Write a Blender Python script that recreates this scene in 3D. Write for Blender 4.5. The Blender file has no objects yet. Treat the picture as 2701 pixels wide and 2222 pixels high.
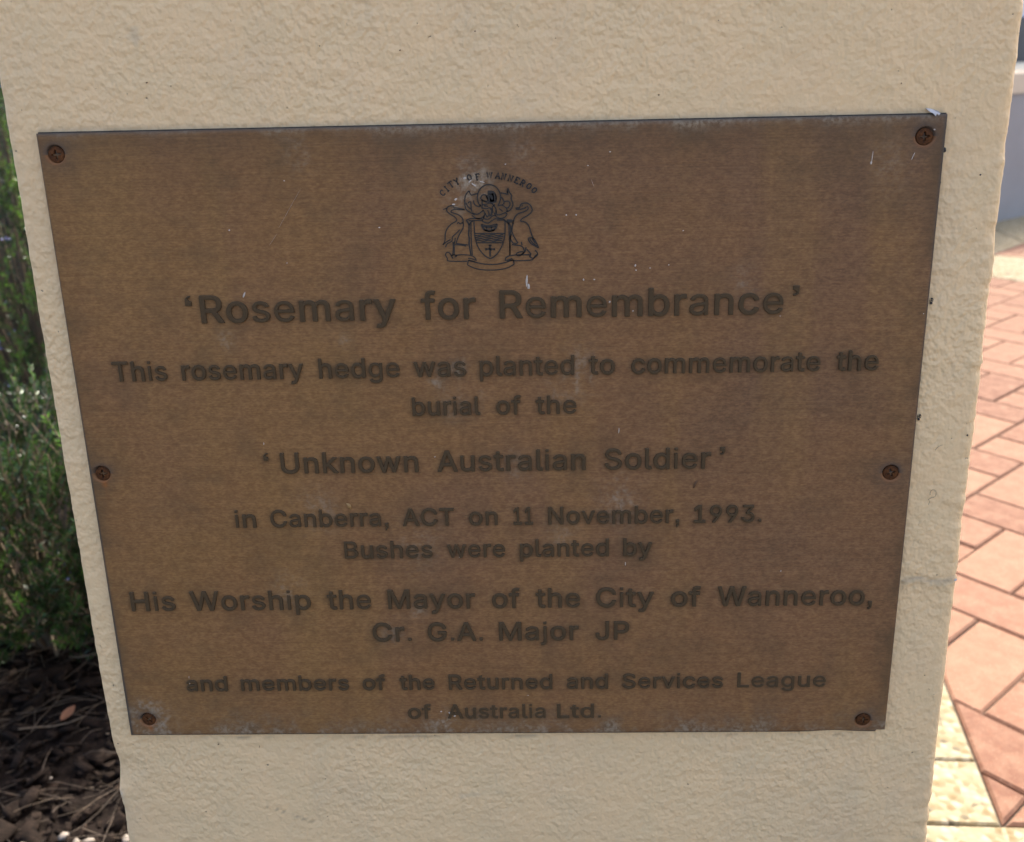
import bpy, bmesh, math, random
import numpy as np
from mathutils import Matrix, Vector
sc = bpy.context.scene
# ------------------------------------------------------------------ camera
GZ = -0.7197                       # ground level below the middle of the plaque
cam_d = bpy.data.cameras.new('camera')
cam = bpy.data.objects.new('camera', cam_d); sc.collection.objects.link(cam); sc.camera = cam
yaw, pit, rol = 2.75932319e-02, -2.91482524e-01, 2.34748728e-02
Rz = Matrix.Rotation(yaw, 3, 'Z'); Rx = Matrix.Rotation(pit, 3, 'X')
Ry = Matrix(((math.cos(rol), 0, math.sin(rol)), (0, 1, 0), (-math.sin(rol), 0, math.cos(rol))))
R = Rz @ Rx @ Ry
r, f, u = R.col[0], R.col[1], R.col[2]
cam.matrix_world = Matrix(((r[0], u[0], -f[0], .03175144), (r[1], u[1], -f[1], -.49576863), (r[2], u[2], -f[2], .2101941), (0, 0, 0, 1)))
cam_d.sensor_width = 36; cam_d.lens = 2590.656 / 2701 * 36
cam_d.shift_x = -39.15 / 2701; cam_d.shift_y = -192.57 / 2701
cam_d.clip_start = .02; cam_d.clip_end = 400
cam_d.dof.use_dof = True; cam_d.dof.focus_distance = .535; cam_d.dof.aperture_fstop = 13
# ------------------------------------------------------------------ light
SUN_EL, SUN_AZ = 50.0, 16.0        # azimuth from +Y towards +X
w = bpy.data.worlds.new('World'); sc.world = w; w.use_nodes = True
nt = w.node_tree; bg = nt.nodes['Background']
sky = nt.nodes.new('ShaderNodeTexSky'); sky.sky_type = 'NISHITA'; sky.sun_disc = False
sky.sun_elevation = math.radians(SUN_EL); sky.sun_rotation = math.radians(SUN_AZ)
sky.dust_density = 5.0; sky.air_density = 0.8; sky.ozone_density = 0.3
nt.links.new(sky.outputs[0], bg.inputs[0]); bg.inputs[1].default_value = 0.15
sd = bpy.data.lights.new('sun', 'SUN'); sd.energy = 2.0; sd.angle = math.radians(.55); sd.color = (1, .94, .84)
so = bpy.data.objects.new('sun', sd); sc.collection.objects.link(so)
el, az = math.radians(SUN_EL), math.radians(SUN_AZ)
sdir = Vector((math.sin(az) * math.cos(el), math.cos(az) * math.cos(el), math.sin(el)))
so.rotation_euler = sdir.to_track_quat('Z', 'Y').to_euler(); so.location = (1, 3, 5)
sc.view_settings.view_transform = 'Standard'; sc.view_settings.look = 'None'
sc.view_settings.gamma = 1; sc.view_settings.exposure = 2.25; sc.view_settings.use_curve_mapping = False
sc.render.engine = 'CYCLES'
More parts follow.
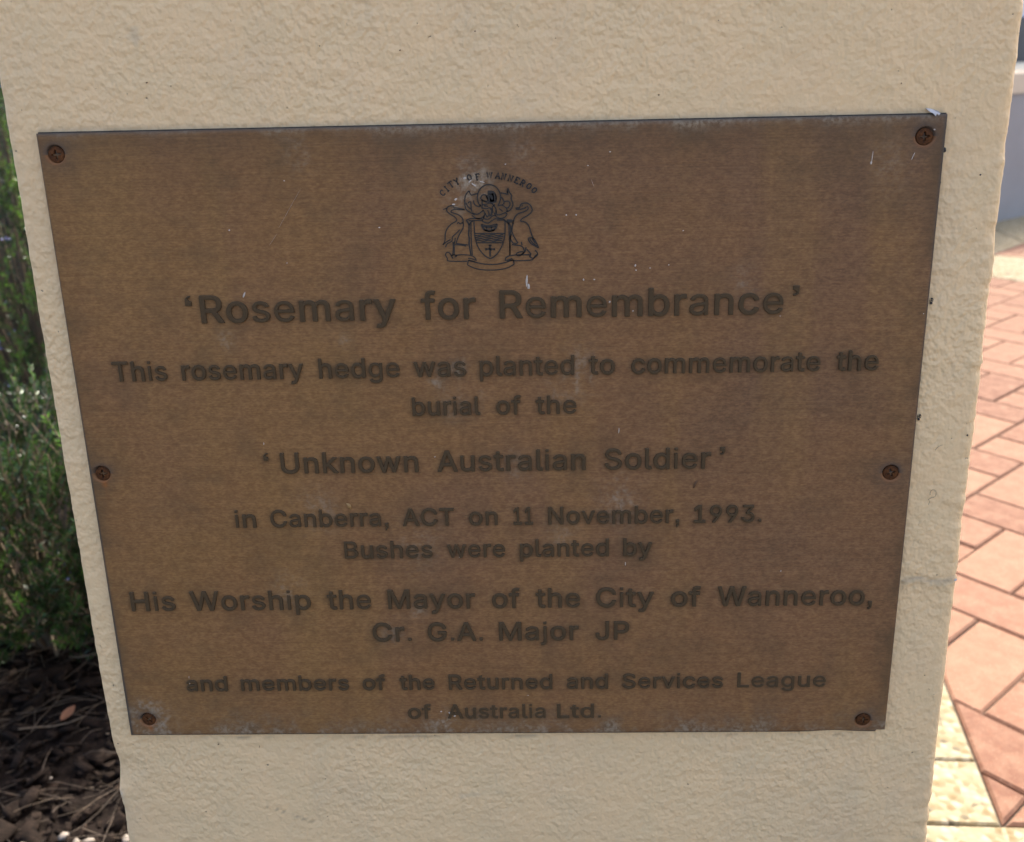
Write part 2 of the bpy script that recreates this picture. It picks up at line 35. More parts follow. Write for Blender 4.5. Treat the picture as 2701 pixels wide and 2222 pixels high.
GLYPHS = {",":[188,[[[53,-119,38,-119,48,-56],[58,8,68,71,91,71],[114,71,137,71,119,8],[102,-56,84,-119,69,-119]]]],".":[188,[[[108,-4,95,-4,83,-4],[72,0,63,9,54,18],[50,28,50,41,50,54],[54,65,63,73,72,82],[83,87,95,87,108,87],[119,82,128,73,137,65],[141,54,141,41,141,28],[137,18,128,9,119,0]]]],"1":[453,[[[181,0,76,0,76,18],[76,36,76,55,181,55],[286,55,391,55,391,36],[391,18,391,0,286,0]],[[250,509,276,509,276,339],[276,170,276,0,255,0],[234,0,212,0,212,149],[212,299,212,448,211,448],[210,448,209,448,168,418],[127,388,86,358,86,381],[86,404,86,427,123,454],[161,481,198,509,224,509]]]],"3":[453,[[[252,-7,218,-7,187,-7],[158,-1,133,10,107,21],[86,37,70,57,54,78],[46,103,44,132,66,132],[87,132,109,132,111,114],[117,99,126,87,136,75],[149,65,165,59,181,53],[199,50,219,50,239,50],[258,53,275,61,292,68],[305,79,315,93,324,107],[329,124,329,145,329,163],[325,181,316,196,307,212],[293,224,275,234,256,243],[231,248,201,248,186,248],[172,248,157,248,157,265],[157,282,157,299,200,349],[244,399,288,448,288,450],[288,451,288,452,215,452],[142,452,70,452,70,471],[70,490,70,509,171,509],[272,509,372,509,372,493],[372,477,372,461,319,400],[265,339,211,278,211,282],[211,285,211,289,249,293],[281,288,308,276,335,263],[356,246,371,222,386,199],[393,173,393,145,393,115],[385,89,370,66,355,43],[335,25,309,12,282,0]]]],"9":[453,[[[195,516,226,516,258,516],[286,508,310,494,335,480],[354,460,368,434,382,409],[389,380,389,347,389,323],[383,297,373,270,362,243],[343,209,315,168,277,112],[239,56,200,0,177,0],[154,0,130,0,187,83],[244,165,301,248,303,248],[305,248,307,248,303,238],[296,229,287,221,279,213],[269,207,257,202,245,197],[232,195,218,195,187,195],[160,201,137,214,114,227],[96,245,83,269,70,292],[64,320,64,352,64,384],[71,412,85,436,99,461],[118,480,143,494,167,508]],[[246,460,226,460,207,460],[189,456,174,446,159,437],[147,424,138,407,130,391],[125,372,125,352,125,330],[130,312,138,295,147,279],[159,266,174,257,189,248],[207,243,226,243,246,243],[263,248,279,257,294,266],[306,279,314,295,323,311],[327,330,327,350,327,372],[323,391,314,407,306,424],[294,437,279,446,264,456]]]],"A":[480,[[[39,0,16,0,78,170],[140,339,201,509,226,509],[251,509,276,509,338,339],[401,170,463,0,440,0],[418,0,395,0,359,101],[323,202,287,302,281,321],[273,344,264,372,255,400],[245,435,232,478,236,478],[241,478,245,478,233,435],[222,399,213,371,204,343],[196,320,191,302,155,202],[120,101,85,0,62,0]],[[197,142,110,142,110,161],[110,180,110,199,197,199],[283,199,370,199,370,180],[370,161,370,142,283,142]]]],"B":[456,[[[122,0,60,0,60,170],[60,339,60,509,120,509],[181,509,241,509,276,509],[306,503,329,491,352,479],[369,462,381,442,392,422],[398,399,398,374,398,352],[394,334,387,320,379,306],[369,294,356,286,344,277],[330,271,315,267,315,265],[315,264,315,262,331,261],[347,255,363,245,379,235],[392,221,402,203,413,185],[418,163,418,136,418,111],[412,87,400,67,388,46],[370,30,344,18,319,6],[287,0,247,0,184,0]],[[125,115,125,57,165,57],[205,57,245,57,284,57],[313,65,330,80,347,95],[355,114,355,137,355,154],[351,170,342,184,334,198],[321,209,306,218,290,227],[271,231,248,231,207,231],[166,231,125,231,125,173]],[[125,341,125,285,162,285],[200,285,238,285,257,285],[273,289,288,296,303,303],[315,313,323,326,332,339],[336,355,336,372,336,395],[328,414,313,429,297,444],[273,452,240,452,202,452],[163,452,125,452,125,396]]]],"C":[510,[[[293,-7,267,-7,223,-7],[184,4,150,25,116,46],[89,76,70,115,50,154],[40,201,40,254,40,308],[50,354,70,393,89,432],[116,462,150,484,184,505],[223,516,267,516,293,516],[317,512,340,504,363,497],[384,486,402,471,420,457],[436,439,448,418,460,398],[468,374,473,348,451,348],[430,348,408,348,404,366],[398,381,389,395,381,408],[370,419,357,428,345,438],[331,444,315,449,300,454],[284,456,267,456,236,456],[208,448,184,432,159,417],[139,394,125,364,111,334],[103,297,103,254,103,211],[111,175,125,145,140,115],[159,92,184,76,209,61],[236,53,267,53,284,53],[300,55,315,60,331,65],[345,71,357,81,370,90],[381,101,389,114,398,128],[404,143,408,160,430,160],[451,160,473,160,469,135],[460,111,448,91,436,70],[421,52,402,38,384,23],[363,12,341,5,318,-3]]]],"G":[520,[[[309,-7,269,-7,223,-7],[184,4,149,25,115,46],[88,77,69,116,50,155],[40,201,40,254,40,308],[50,354,69,393,88,432],[115,462,149,484,183,505],[221,516,265,516,292,516],[317,512,340,504,364,496],[385,484,403,469,422,454],[437,437,449,416,461,396],[470,373,474,349,452,349],[430,349,408,349,403,365],[396,380,387,393,379,406],[368,417,356,427,344,436],[330,444,315,448,300,453],[283,456,265,456,235,456],[208,448,183,432,159,417],[139,394,125,364,111,334],[103,297,103,254,103,211],[111,175,125,145,140,115],[159,92,184,76,209,61],[237,53,269,53,297,53],[323,59,345,71,367,83],[384,101,396,123,409,146],[415,172,415,202,421,201],[428,200,434,199,384,199],[333,199,283,199,283,218],[283,237,283,256,348,256],[413,256,478,256,478,237],[478,219,478,200,478,158],[469,122,451,91,433,60],[408,36,377,19,345,2]]]],"H":[517,[[[82,0,60,0,60,170],[60,339,60,509,82,509],[103,509,125,509,125,435],[125,362,125,289,214,289],[303,289,392,289,392,362],[392,435,392,509,414,509],[435,509,457,509,457,339],[457,170,457,0,435,0],[414,0,392,0,392,77],[392,155,392,232,303,232],[214,232,125,232,125,155],[125,77,125,0,103,0]]]],"J":[396,[[[230,-7,185,-7,140,-7],[104,6,75,33,47,59],[33,97,33,145,33,155],[33,164,33,173,55,173],[76,173,98,173,98,164],[98,155,98,145,98,114],[106,91,122,74,137,58],[159,50,185,50,211,50],[232,58,248,74,264,91],[272,114,272,145,272,267],[272,388,272,509,293,509],[315,509,336,509,336,388],[336,267,336,145,336,97],[322,59,294,33,266,6]]]],"L":[393,[[[160,0,60,0,60,170],[60,339,60,509,82,509],[103,509,125,509,125,358],[125,208,125,57,203,57],[282,57,361,57,361,38],[361,19,361,0,261,0]]]],"M":[628,[[[81,0,60,0,60,170],[60,339,60,509,91,509],[121,509,152,509,193,402],[235,294,277,187,280,180],[284,170,287,159,291,148],[295,136,299,123,303,110],[307,97,311,84,315,71],[319,59,322,49,317,49],[312,49,307,49,310,59],[314,70,318,83,322,95],[326,108,330,121,334,134],[338,147,342,158,346,170],[349,179,352,187,394,294],[435,402,476,509,507,509],[537,509,568,509,568,339],[568,170,568,0,547,0],[525,0,504,0,504,97],[504,194,504,291,504,302],[504,314,504,327,505,340],[505,354,505,369,505,383],[506,398,506,413,506,428],[507,443,507,457,509,457],[511,457,513,457,508,441],[503,426,498,409,492,393],[487,378,482,363,477,348],[472,334,467,322,463,309],[459,299,456,291,418,194],[380,97,342,0,323,0],[305,0,286,0,248,97],[209,194,170,291,167,299],[163,309,159,321,155,333],[150,346,145,361,140,376],[135,391,129,408,124,424],[118,441,112,457,114,457],[117,457,119,457,119,444],[120,431,120,416,120,401],[121,387,121,372,121,357],[121,342,122,328,122,315],[122,302,122,291,122,194],[122,97,122,0,101,0]]]],"N":[523,[[[82,0,60,0,60,170],[60,339,60,509,85,509],[111,509,136,509,205,400],[274,291,343,183,349,174],[355,164,363,151,370,138],[379,123,388,107,396,90],[405,73,414,55,411,55],[408,54,405,54,403,72],[401,90,401,108,400,126],[399,142,399,157,399,172],[399,185,399,195,399,300],[399,404,399,509,420,509],[442,509,463,509,463,339],[463,170,463,0,438,0],[412,0,387,0,325,97],[264,193,202,290,194,303],[186,316,177,331,169,345],[159,362,148,381,137,400],[123,424,108,452,111,453],[115,453,119,454,120,428],[121,405,122,384,123,362],[124,344,124,328,125,312],[125,300,125,291,125,194],[125,97,125,0,103,0]]]],"P":[445,[[[82,0,60,0,60,170],[60,339,60,509,118,509],[177,509,235,509,274,509],[307,502,332,487,358,473],[377,454,390,430,402,405],[409,378,409,348,409,317],[402,290,390,265,377,241],[358,222,332,207,307,193],[274,186,235,186,193,186],[151,186,109,186,109,205],[109,224,109,242,150,242],[191,242,233,242,259,242],[281,247,297,256,313,265],[325,278,333,294,341,310],[344,328,344,348,344,368],[341,386,333,402,325,417],[313,430,297,439,280,448],[259,452,232,452,196,452],[160,452,125,452,125,301],[125,151,125,0,103,0]]]],"R":[449,[[[82,0,60,0,60,170],[60,339,60,509,119,509],[177,509,236,509,275,509],[307,502,333,489,359,475],[378,457,390,433,403,410],[409,382,409,352,409,321],[403,295,390,271,378,248],[359,230,333,217,307,204],[275,198,236,198,189,198],[143,198,96,198,96,217],[96,236,96,255,142,255],[188,255,234,255,260,255],[281,259,298,267,314,275],[326,286,334,300,341,315],[345,332,345,352,345,372],[341,390,334,405,326,420],[314,431,298,440,281,448],[259,452,233,452,197,452],[161,452,125,452,125,301],[125,151,125,0,103,0]],[[378,0,353,0,312,76],[271,153,230,229,254,229],[279,229,303,229,344,153],[386,76,428,0,403,0]]]],"S":[447,[[[263,-9,224,-9,187,-9],[155,-3,128,9,100,21],[79,38,64,60,49,82],[40,107,38,137,60,137],[82,137,104,137,106,117],[112,101,123,88,134,75],[149,65,166,59,184,52],[203,49,224,49,247,49],[268,53,286,60,304,68],[319,78,329,92,340,105],[346,121,346,139,346,155],[341,169,332,179,323,189],[311,198,296,205,281,211],[264,217,245,222,224,228],[204,234,184,239,142,251],[109,268,86,289,63,311],[52,339,52,372,52,401],[60,426,75,448,90,469],[111,486,138,498,164,510],[194,516,227,516,261,516],[290,510,316,498,342,486],[362,469,377,449,392,428],[400,404,401,378,380,378],[358,378,337,378,335,403],[323,423,302,437,281,451],[256,459,225,459,203,459],[184,455,167,448,151,441],[138,431,129,418,120,406],[115,391,115,376,115,358],[120,344,131,334,142,323],[154,314,169,308,184,302],[199,297,212,293,230,289],[247,284,264,279,279,275],[295,270,312,264,328,257],[344,248,359,238,373,227],[385,214,395,198,404,181],[408,162,408,139,408,111],[401,86,386,64,372,41],[351,24,323,11,296,-2]]]],"T":[449,[[[85,452,32,452,32,471],[32,490,32,509,160,509],[288,509,417,509,417,490],[417,471,417,452,363,452],[310,452,257,452,257,301],[257,151,257,0,235,0],[214,0,193,0,193,151],[193,301,193,452,139,452]]]],"U":[517,[[[299,-8,259,-8,219,-8],[184,0,154,15,124,31],[101,53,85,80,68,107],[60,138,60,173,60,285],[60,397,60,509,81,509],[103,509,124,509,124,399],[124,288,124,178,124,154],[130,132,141,113,152,94],[167,79,187,68,207,57],[231,52,259,52,287,52],[311,57,331,68,351,79],[366,94,377,113,387,132],[393,154,393,178,393,288],[393,399,393,509,414,509],[436,509,457,509,457,397],[457,285,457,173,457,138],[449,107,433,80,416,53],[393,31,363,15,334,0]]]],"W":[686,[[[180,0,155,0,109,170],[63,339,16,509,38,509],[60,509,82,509,109,404],[136,300,163,196,168,179],[172,163,175,145,179,128],[183,111,187,94,190,76],[194,58,197,40,194,40],[192,40,189,40,193,58],[196,76,200,94,203,111],[207,128,211,145,215,163],[220,179,224,196,251,300],[279,404,306,509,331,509],[355,509,380,509,407,404],[434,300,462,196,466,179],[470,163,474,145,478,128],[482,111,486,94,490,76],[494,58,497,40,494,40],[491,40,488,40,492,58],[495,76,499,94,502,111],[506,128,510,145,515,163],[519,179,523,196,550,300],[576,404,603,509,625,509],[647,509,670,509,623,339],[577,170,530,0,505,0],[480,0,455,0,426,108],[397,215,368,323,362,344],[357,367,351,391,346,416],[341,444,336,475,341,475],[345,475,350,475,345,445],[340,419,335,395,330,371],[324,347,318,323,289,215],[260,108,230,0,205,0]]]],"a":[389,[[[182,-9,160,-9,136,-9],[114,-4,94,5,75,14],[59,27,48,45,36,62],[30,83,30,108,30,130],[35,147,43,161,52,175],[63,185,78,193,92,201],[108,207,125,211,143,215],[160,218,178,220,201,223],[219,225,234,227,248,228],[258,231,265,235,272,239],[276,245,276,255,276,255],[276,256,276,257,276,272],[273,286,267,297,261,308],[252,316,240,322,228,328],[213,331,196,331,178,331],[162,328,149,322,136,317],[126,309,118,301,110,292],[104,283,100,274,80,280],[61,285,41,291,50,314],[62,332,79,346,95,360],[113,369,133,375,153,381],[173,384,194,384,208,384],[223,383,239,379,255,376],[271,370,286,360,301,351],[313,338,322,320,332,303],[337,280,337,251,337,168],[337,84,337,0,317,0],[297,0,277,0,277,17],[277,35,277,52,275,52],[274,52,272,52,268,43],[261,34,252,25,243,15],[230,7,215,1,200,-5]],[[155,45,170,45,193,45],[212,50,228,59,243,68],[255,79,263,93,271,107],[276,122,276,138,276,155],[276,173,276,190,273,187],[268,184,259,182,251,180],[242,178,231,176,221,174],[210,172,200,171,190,170],[182,169,175,168,161,166],[147,163,134,159,121,154],[111,148,103,139,96,131],[92,119,92,105,92,92],[95,81,102,72,109,63],[118,57,130,52,142,48]]]],"b":[424,[[[261,-8,229,-8,206,-8],[187,-4,172,4,158,12],[146,21,138,31,129,42],[123,51,118,59,116,59],[114,59,112,59,112,39],[112,20,112,0,92,0],[72,0,53,0,53,170],[53,339,53,509,73,509],[93,509,114,509,114,446],[114,382,114,319,115,319],[117,319,118,319,123,327],[129,336,137,346,145,356],[157,365,171,373,186,381],[205,384,229,384,261,384],[289,376,313,361,337,345],[356,322,370,293,383,263],[390,229,390,189,390,149],[383,114,370,84,356,55],[337,32,313,16,289,0]],[[197,47,220,47,244,47],[263,53,279,66,295,78],[308,95,316,117,324,138],[328,162,328,189,328,216],[324,240,316,261,308,282],[296,299,280,311,264,324],[244,330,220,330,197,330],[177,324,161,312,145,300],[133,284,125,263,117,242],[113,217,113,189,113,161],[117,136,125,115,133,94],[146,77,162,65,178,53]]]],"c":[396,[[[226,-8,207,-8,173,-8],[143,0,117,16,91,33],[71,56,56,85,41,114],[34,149,34,187,34,227],[41,262,56,291,71,321],[91,343,117,360,143,376],[173,384,207,384,226,384],[243,382,260,377,276,372],[292,365,305,356,319,347],[330,335,340,322,350,309],[357,294,362,277,342,272],[322,267,303,262,300,272],[296,281,290,289,285,297],[278,305,270,311,262,317],[253,322,242,325,232,328],[220,330,207,330,182,330],[161,323,145,310,129,297],[116,280,108,258,100,237],[96,213,96,187,96,162],[100,139,108,117,116,96],[129,79,145,66,161,53],[182,46,207,46,220,46],[232,48,243,52,253,55],[263,60,271,66,279,72],[286,80,292,89,297,97],[301,107,304,117,324,112],[343,107,363,102,358,85],[351,70,341,56,332,43],[320,31,306,21,293,12],[277,4,261,-1,244,-6]]]],"d":[424,[[[219,-8,195,-8,164,-8],[136,0,111,16,87,32],[68,55,55,84,41,114],[34,149,34,189,34,229],[41,263,55,293,69,322],[88,345,112,361,136,376],[164,384,196,384,219,384],[238,381,253,373,268,365],[279,356,287,346,296,336],[302,327,306,319,308,319],[309,319,311,319,311,382],[311,446,311,509,331,509],[351,509,372,509,372,339],[372,170,372,0,352,0],[332,0,313,0,313,20],[313,39,313,59,311,59],[309,59,307,59,302,51],[295,42,287,31,278,21],[267,12,252,4,238,-4]],[[181,47,205,47,227,47],[247,53,263,65,279,77],[291,94,299,115,308,136],[312,161,312,189,312,217],[308,242,300,263,292,284],[279,300,263,312,247,324],[228,330,205,330,181,330],[161,324,145,311,129,299],[116,282,108,261,100,240],[96,216,96,189,96,162],[100,138,109,117,117,95],[129,78,145,66,161,53]]]],"e":[404,[[[238,-8,212,-8,175,-8],[143,0,117,16,90,33],[70,56,56,85,41,114],[34,148,34,187,34,226],[41,260,55,290,69,319],[89,343,115,359,141,376],[171,384,205,384,226,384],[246,381,266,374,285,367],[303,356,319,341,335,326],[348,306,357,282,366,258],[371,228,371,194,371,186],[371,178,371,169,272,169],[174,169,75,169,75,187],[75,204,75,221,163,221],[250,221,338,221,329,215],[319,208,310,202,310,227],[306,249,298,269,290,288],[278,303,263,314,247,325],[228,330,205,330,182,330],[163,325,146,313,130,302],[118,288,109,270,100,251],[96,232,96,211,96,200],[96,189,96,178,96,150],[101,126,110,106,120,87],[134,72,151,61,168,51],[189,46,212,46,228,46],[241,48,254,53,266,57],[277,64,285,73,294,82],[301,93,306,105,325,101],[345,96,365,91,359,71],[349,54,335,39,321,24],[303,13,283,4,262,-4]]]],"f":[254,[[[154,379,228,379,228,362],[228,344,228,327,154,327],[80,327,6,327,6,344],[6,362,6,379,80,379]],[[101,0,81,0,81,144],[81,288,81,432,81,453],[86,471,96,486,106,500],[119,511,135,519,152,526],[169,530,187,530,201,530],[213,529,222,527,232,525],[238,523,243,521,238,503],[233,486,227,468,224,470],[220,471,215,472,210,473],[203,474,195,474,176,474],[163,469,154,460,146,451],[142,437,142,419,142,279],[142,140,142,0,121,0]]]],"g":[425,[[[238,-151,207,-151,179,-151],[155,-147,134,-140,113,-132],[96,-123,82,-110,69,-98],[58,-84,51,-69,67,-60],[84,-50,101,-41,107,-49],[113,-57,122,-66,130,-75],[141,-82,154,-88,168,-94],[186,-97,207,-97,238,-97],[263,-90,282,-75,302,-60],[311,-37,311,-6,311,19],[311,44,311,68,310,68],[308,68,306,68,301,60],[295,51,287,41,278,32],[267,23,252,16,238,8],[219,5,195,5,164,5],[137,12,113,27,88,41],[69,62,55,90,41,118],[34,152,34,191,34,230],[41,264,55,293,69,322],[88,345,112,361,137,376],[165,384,196,384,220,384],[239,381,253,373,268,365],[280,356,288,346,297,336],[303,327,308,319,309,319],[311,319,313,319,313,339],[313,359,313,379,333,379],[353,379,372,379,372,250],[372,121,372,-9,372,-42],[365,-69,350,-90,335,-111],[316,-126,291,-136,266,-146]],[[181,59,205,59,228,59],[248,64,264,75,280,86],[292,101,300,121,308,141],[312,165,312,193,312,220],[308,243,300,264,292,284],[280,301,264,312,248,324],[228,330,205,330,181,330],[161,324,145,312,129,299],[117,283,109,262,100,242],[96,219,96,193,96,166],[100,143,109,123,117,103],[129,87,145,76,162,65]]]],"h":[410,[[[114,249,114,227,114,151],[114,76,114,0,93,0],[73,0,53,0,53,170],[53,339,53,509,73,509],[93,509,114,509,114,435],[114,361,114,287,110,287],[106,287,102,287,114,322],[131,347,152,362,174,377],[199,384,227,384,253,384],[276,379,295,369,315,358],[330,342,341,321,352,299],[357,273,357,240,357,160],[357,80,357,0,337,0],[316,0,296,0,296,78],[296,157,296,235,296,265],[288,288,273,304,258,321],[237,329,210,329,192,329],[175,325,161,317,146,309],[135,298,126,283,118,267]]]],"i":[167,[[[73,0,53,0,53,126],[53,253,53,379,73,379],[93,379,114,379,114,253],[114,126,114,0,93,0]],[[95,443,84,443,72,443],[62,447,54,455,45,462],[41,472,41,483,41,494],[45,504,54,512,62,520],[72,524,84,524,95,524],[106,520,114,512,122,504],[126,494,126,483,126,472],[122,462,114,455,106,447]]]],"j":[167,[[[53,243,53,379,73,379],[93,379,114,379,114,243],[114,106,114,-30,114,-53],[110,-73,102,-90,93,-107],[81,-120,65,-129,48,-138],[28,-143,4,-143,-1,-143],[-5,-143,-10,-143,-10,-124],[-10,-105,-10,-87,-6,-87],[-2,-87,2,-87,20,-87],[32,-82,40,-72,49,-62],[53,-48,53,-29,53,107]],[[95,443,83,443,72,443],[62,447,53,455,45,462],[41,472,41,483,41,494],[45,504,53,512,62,520],[72,524,83,524,95,524],[105,520,114,512,122,504],[126,494,126,483,126,472],[122,462,114,455,105,447]]]],"k":[381,[[[132,158,110,137,110,162],[110,187,110,212,113,212],[117,212,121,212,175,268],[230,323,284,379,310,379],[335,379,360,379,301,319],[243,259,184,199,182,199],[179,199,177,199,155,178]],[[73,0,53,0,53,170],[53,339,53,509,73,509],[93,509,114,509,114,339],[114,170,114,0,93,0]],[[320,0,294,0,245,62],[197,124,148,186,162,200],[177,214,191,229,252,152],[312,76,372,0,346,0]]]],"l":[189,[[[147,-2,139,-2,110,-2],[88,5,74,20,60,35],[53,57,53,84,53,226],[53,367,53,509,73,509],[93,509,114,509,114,372],[114,235,114,99,114,81],[116,69,120,62,125,55],[133,52,146,52,152,52],[157,52,160,53,164,53],[167,54,170,54,173,37],[177,20,181,3,175,1],[169,0,162,-1,154,-2]]]],"m":[610,[[[73,0,53,0,53,126],[53,253,53,379,72,379],[92,379,112,379,112,351],[112,323,112,295,111,295],[109,295,108,295,113,316],[121,332,132,346,144,359],[157,369,172,376,187,383],[203,386,219,386,247,386],[270,378,287,361,305,344],[316,322,321,295,318,295],[315,295,312,295,317,313],[325,329,337,343,349,357],[364,367,381,375,398,382],[416,386,437,386,459,386],[479,381,497,372,515,362],[530,348,541,328,551,309],[557,285,557,255,557,170],[557,85,557,0,536,0],[516,0,496,0,496,85],[496,169,496,254,496,281],[488,301,473,313,457,325],[439,330,419,330,402,330],[387,327,374,320,362,313],[352,303,345,290,339,278],[335,263,335,247,335,165],[335,82,335,0,315,0],[295,0,274,0,274,87],[274,173,274,260,274,281],[267,298,253,311,239,324],[221,330,199,330,185,330],[171,327,158,320,144,313],[134,303,126,289,118,276],[114,258,114,238,114,159],[114,79,114,0,93,0]]]],"n":[410,[[[114,249,114,227,114,151],[114,76,114,0,93,0],[73,0,53,0,53,126],[53,253,53,379,72,379],[92,379,112,379,112,349],[112,318,112,287,109,287],[106,287,102,287,114,322],[131,347,152,362,174,377],[199,384,227,384,253,384],[276,379,295,369,314,358],[330,342,341,321,352,299],[357,273,357,240,357,160],[357,80,357,0,337,0],[316,0,296,0,296,78],[296,157,296,235,296,265],[288,288,273,304,258,321],[237,329,210,329,192,329],[175,325,161,317,146,309],[135,298,126,283,118,267]]]],"o":[415,[[[242,-8,207,-8,173,-8],[143,0,117,16,91,33],[71,56,56,85,41,114],[34,149,34,187,34,227],[41,262,56,291,71,321],[91,343,117,360,143,376],[173,384,207,384,242,384],[273,376,299,360,325,343],[345,321,359,291,374,262],[381,227,381,187,381,149],[374,114,359,85,345,56],[325,33,299,16,273,0]],[[182,46,207,46,233,46],[254,53,270,66,287,79],[299,96,307,117,315,139],[319,162,319,187,319,213],[315,236,307,258,299,280],[287,297,270,310,254,323],[233,330,207,330,182,330],[161,323,145,310,129,297],[116,280,108,258,100,237],[96,213,96,187,96,162],[100,139,108,117,116,96],[129,79,145,66,161,53]]]],"p":[424,[[[73,-143,53,-143,53,31],[53,205,53,379,72,379],[92,379,112,379,112,359],[112,339,112,319,114,319],[116,319,118,319,123,327],[129,336,137,346,145,356],[157,365,171,373,186,381],[205,384,229,384,261,384],[289,376,313,361,337,345],[356,322,370,293,383,263],[390,229,390,189,390,149],[383,114,370,84,356,55],[337,32,313,16,289,0],[261,-8,229,-8,206,-8],[187,-4,173,4,158,12],[146,21,138,31,130,42],[123,51,118,59,117,59],[115,59,114,59,114,-8],[114,-76,114,-143,93,-143]],[[197,47,220,47,244,47],[263,53,279,66,295,78],[308,95,316,117,324,138],[328,162,328,189,328,216],[324,240,316,261,308,282],[296,299,280,311,264,324],[244,330,220,330,197,330],[177,324,161,312,145,300],[133,284,125,263,117,242],[113,217,113,189,113,161],[117,136,125,115,133,94],[146,77,162,65,178,53]]]],"r":[259,[[[73,0,53,0,53,126],[53,253,53,379,72,379],[92,379,112,379,112,360],[112,340,112,321,113,321],[114,321,115,321,122,340],[135,355,152,367,170,379],[190,385,213,385,218,385],[223,385,229,384,235,384],[240,384,243,384,243,363],[243,343,243,322,242,323],[237,323,230,324,223,325],[215,326,207,326,189,326],[173,322,159,315,145,307],[134,297,126,284,118,270],[114,255,114,237,114,158],[114,79,114,0,93,0]]]],"s":[365,[[[211,-8,182,-8,156,-8],[133,-4,112,3,92,11],[75,23,62,38,49,53],[40,72,36,94,55,98],[74,102,94,107,99,86],[109,70,124,60,139,50],[158,45,181,45,208,45],[229,51,244,62,260,74],[268,87,268,103,268,116],[263,127,254,136,245,144],[231,151,212,155,191,160],[170,165,149,170,115,178],[89,191,72,208,55,225],[47,247,47,274,47,296],[53,315,65,332,77,348],[94,361,115,370,136,380],[160,384,187,384,213,384],[235,380,254,372,272,365],[287,353,299,339,310,325],[319,309,324,290,305,286],[287,281,268,277,263,292],[255,304,243,316,230,327],[212,333,187,333,165,333],[146,327,131,317,116,306],[109,293,109,277,109,263],[114,252,124,243,134,235],[150,228,172,223,191,218],[210,214,229,209,264,201],[290,188,306,171,323,154],[331,133,331,107,331,84],[325,64,312,47,300,30],[282,16,260,6,237,-3]]]],"t":[227,[[[138,379,204,379,204,362],[204,344,204,327,138,327],[72,327,6,327,6,344],[6,362,6,379,72,379]],[[65,345,65,471,85,471],[106,471,126,471,126,347],[126,222,126,98,126,81],[129,69,136,61,143,54],[154,50,170,50,174,50],[179,50,185,51,191,52],[197,53,202,54,206,36],[209,19,213,2,207,0],[200,-2,192,-3,184,-4],[176,-4,168,-4,136,-4],[110,4,92,21,74,38],[65,62,65,93,65,219]]]],"u":[410,[[[211,-5,182,-5,157,-5],[134,0,115,11,95,21],[80,37,69,59,58,80],[53,107,53,139,53,219],[53,299,53,379,73,379],[93,379,114,379,114,301],[114,222,114,144,114,114],[121,91,137,75,152,58],[173,50,200,50,218,50],[235,54,249,62,264,70],[275,81,283,97,292,112],[296,131,296,153,296,228],[296,304,296,379,316,379],[337,379,357,379,357,253],[357,126,357,0,337,0],[318,0,298,0,298,31],[298,61,298,92,301,92],[304,92,307,92,295,57],[279,32,257,17,235,2]]]],"v":[389,[[[184,0,163,0,114,126],[66,253,17,379,40,379],[62,379,84,379,111,305],[138,230,165,155,174,132],[181,110,187,87,193,64],[199,42,206,21,198,21],[191,21,184,21,191,42],[197,64,203,87,209,110],[216,132,224,155,251,230],[278,305,305,379,327,379],[349,379,371,379,323,253],[275,126,226,0,205,0]]]],"w":[567,[[[158,0,138,0,99,126],[61,253,23,379,44,379],[66,379,87,379,103,324],[118,269,133,214,140,191],[147,165,154,137,161,108],[168,76,175,41,172,41],[168,41,165,41,172,75],[179,106,186,135,193,163],[199,190,206,214,221,269],[237,324,252,379,273,379],[295,379,316,379,332,324],[347,269,362,214,368,190],[375,164,382,136,388,107],[395,76,402,41,399,41],[395,41,391,41,399,75],[406,107,413,135,420,164],[427,190,434,214,449,269],[465,324,480,379,502,379],[523,379,545,379,506,253],[468,126,429,0,409,0],[389,0,368,0,352,57],[335,114,319,172,314,189],[309,207,305,225,300,243],[295,261,291,280,286,299],[281,318,277,338,281,338],[286,338,291,338,286,319],[281,299,277,280,272,261],[267,243,263,225,258,206],[253,189,248,172,231,114],[215,57,199,0,178,0]]]],"y":[389,[[[51,-140,47,-139,52,-121],[57,-103,61,-86,65,-86],[68,-87,71,-87,83,-90],[94,-91,104,-89,114,-87],[122,-82,130,-74,138,-66],[145,-53,151,-36,155,-24],[159,-13,163,-1,114,126],[66,252,17,379,40,379],[62,379,84,379,111,305],[138,230,165,155,174,132],[181,109,187,87,193,64],[199,42,206,21,198,21],[191,21,184,21,190,42],[196,64,202,87,209,110],[216,132,224,155,251,230],[278,305,305,379,327,379],[349,379,371,379,316,234],[260,88,204,-58,196,-78],[187,-94,177,-107,166,-120],[153,-129,139,-136,125,-142],[109,-145,91,-145,81,-145],[72,-144,65,-143,57,-142]]]]}
